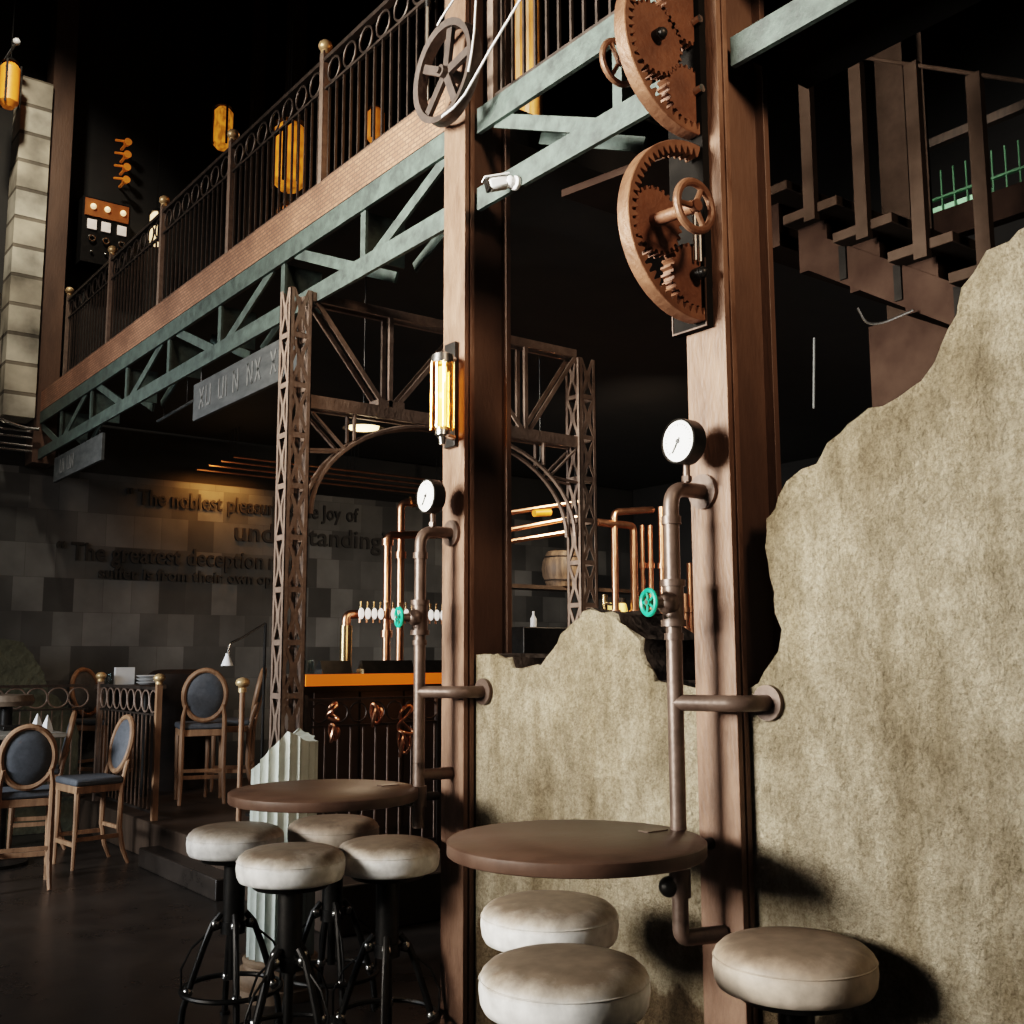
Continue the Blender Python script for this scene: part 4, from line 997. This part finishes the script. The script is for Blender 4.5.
MB().tube([(SX, y0 - .0, z0 + .77), (SX, y0 - run, z0 - rise + .78), (SX, y0 - run * 4, z0 - rise * 4 + .8)], .009, 8).build('handrail', M['stair'], t)
t = thing('steel_post', (5.1, 3.17, 0), 'brown flanged steel post standing behind the stair balusters', 'column')
MB().box(5.02, 5.04, 3.09, 3.26, 0, 5.05).build('front_flange', M['stair'], t)
MB().box(5.04, 5.17, 3.165, 3.185, 0, 5.05).build('web', M['rustpanel'], t)
MB().box(5.17, 5.19, 3.06, 3.29, 0, 5.05).build('rear_flange', M['stair'], t)
boxy('edge_beam', 6.5, 6.6, .8, 3.95, 4.32, 4.52, 'rustpanel', 'rust coloured beam below the green lit fence at the upper right', 'beam', .003)
tag(MB().box(6.5, 6.56, .8, 3.93, 4.99, 5.05).build('edge_beam', M['darkwood']), 'dark beam above the green lit fence at the upper right', 'beam')
t = thing('green_fence', (6.55, 2.4, 4.52), 'green lit wire fence at the upper right behind the stairs', 'fence')
for k in range(34): MB().box(6.54, 6.55, .9 + .09 * k, .91 + .09 * k, 4.52, 4.82).build('wire', M['greenlit'], t)
MB().box(6.53, 6.56, .9, 3.93, 4.62, 4.635).build('rail', M['greenlit'], t)
MB().box(6.56, 6.6, 3.45, 3.9, 4.53, 4.58).build('lit_tube', emis('green_tube', (.3, .62, .38), .2), t)
boxy('wall_panel', 4.5, 4.56, 1.9, 3.03, 1.5, 3.15, 'rustpanel', 'dark brown panel under the staircase', 'panel', .003)
tag(MB().tube(fillet([(4.0, 2.74, 3.07), (4.0, 2.70, 2.985), (4.0, 2.62, 2.97), (4.0, 2.47, 2.99)], .04), .006, 6).build('electric_cable', M['chrome']), 'short bent grey cable hanging below the stair stringer', 'cable')
tag(MB().cyl((4.3, 3.22, 2.75), (4.3, 3.2, 3.1), .006, n=8).build('tube_light', M['sign']), 'faint vertical tube in the dark beneath the stairs', 'light')

# ------------------------------------------------------------------ lights
def area(name, loc, target, sx, sy, power, col, spread=180):
    l = bpy.data.lights.new(name, 'AREA'); l.shape = 'RECTANGLE'; l.size = sx; l.size_y = sy; l.energy = power; l.color = col; l.spread = math.radians(spread)
    o = bpy.data.objects.new(name, l); C.objects.link(o); o.location = loc
    o.rotation_euler = (V(target) - V(loc)).to_track_quat('-Z', 'Y').to_euler(); return o
def point(name, loc, power, col, r=.05):
    l = bpy.data.lights.new(name, 'POINT'); l.energy = power; l.color = col; l.shadow_soft_size = r
    o = bpy.data.objects.new(name, l); C.objects.link(o); o.location = loc; return o
area('window_light', (-4.5, 4.0, 2.8), (2.5, 2.5, 2.5), 2.6, 1.7, 205, (1, .95, .87), 46)
area('window_fill', (-4.5, 7.5, 3.0), (2.1, 7.6, 1.0), 2.0, 1.6, 125, (.88, .94, 1), 58)
area('window_upper', (-4.2, 4.2, 4.4), (2.55, 4.0, 3.7), 2.2, 1.0, 125, (1, .92, .82), 40)
area('window_upper_far', (-2, 6.5, 5.0), (2.6, 8.0, 4.0), 1.5, 1.0, 30, (1, .92, .84), 60)
area('front_spot', (1.2, -1.8, 4.4), (2.6, 2.2, 3.3), .6, .6, 12, (1, .74, .52), 40)
area('pier_fill', (1.2, 8.6, 8.5), (2.3, 10.85, 5.6), .3, .3, 26, (1, .9, .74), 60)  # added lamp that brightens the whitewashed pier
point('sconce_glow', (2.36, 3.58, 2.61), 1.2, (1, .7, .38), .04)
point('pendant_glow', (3.14, 5.6, 2.84), 3, (1, .75, .45), .08)
area('wall_wash', (4.5, 10.95, 3.5), (4.5, 11.25, 2.9), .7, .1, 7, (1, .42, .1), 150)
point('ceiling_pipe_fill', (4.35, 10.15, 3.25), 2.2, (1, .55, .2), .05)  # added orange light that picks out the thin copper pipes
point('bar_fill', (3.6, 6.1, 2.1), 5, (1, .72, .45), .15)  # added warm light for highlights on the copper at the bar
point('bar_front_fill', (3.4, 5.75, 1.7), 3.5, (1, .72, .5), .15)  # added light that lifts the ring rail before the bar
area('bar_fill_right', (6.2, 5.8, 3.6), (6.95, 7.3, 2.2), .5, .5, 75, (1, .82, .62), 120)  # added light giving the right-hand copper pipes their highlights
point('bar_strip_glow', (4.0, 6.2, 1.3), .8, (1, .4, .08), .2)
point('balcony_glow', (3.3, 7.0, 5.4), 5, (1, .6, .28), .15)
point('balcony_glow_near', (3.1, 4.4, 4.7), 5, (1, .5, .18), .1)
w = bpy.data.worlds.new('world'); bpy.context.scene.world = w; w.use_nodes = True
w.node_tree.nodes['Background'].inputs[0].default_value = (.8, .9, 1, 1); w.node_tree.nodes['Background'].inputs[1].default_value = .01

vs = bpy.context.scene.view_settings
vs.view_transform = 'Filmic'; vs.look = 'Medium High Contrast'; vs.exposure = -.12
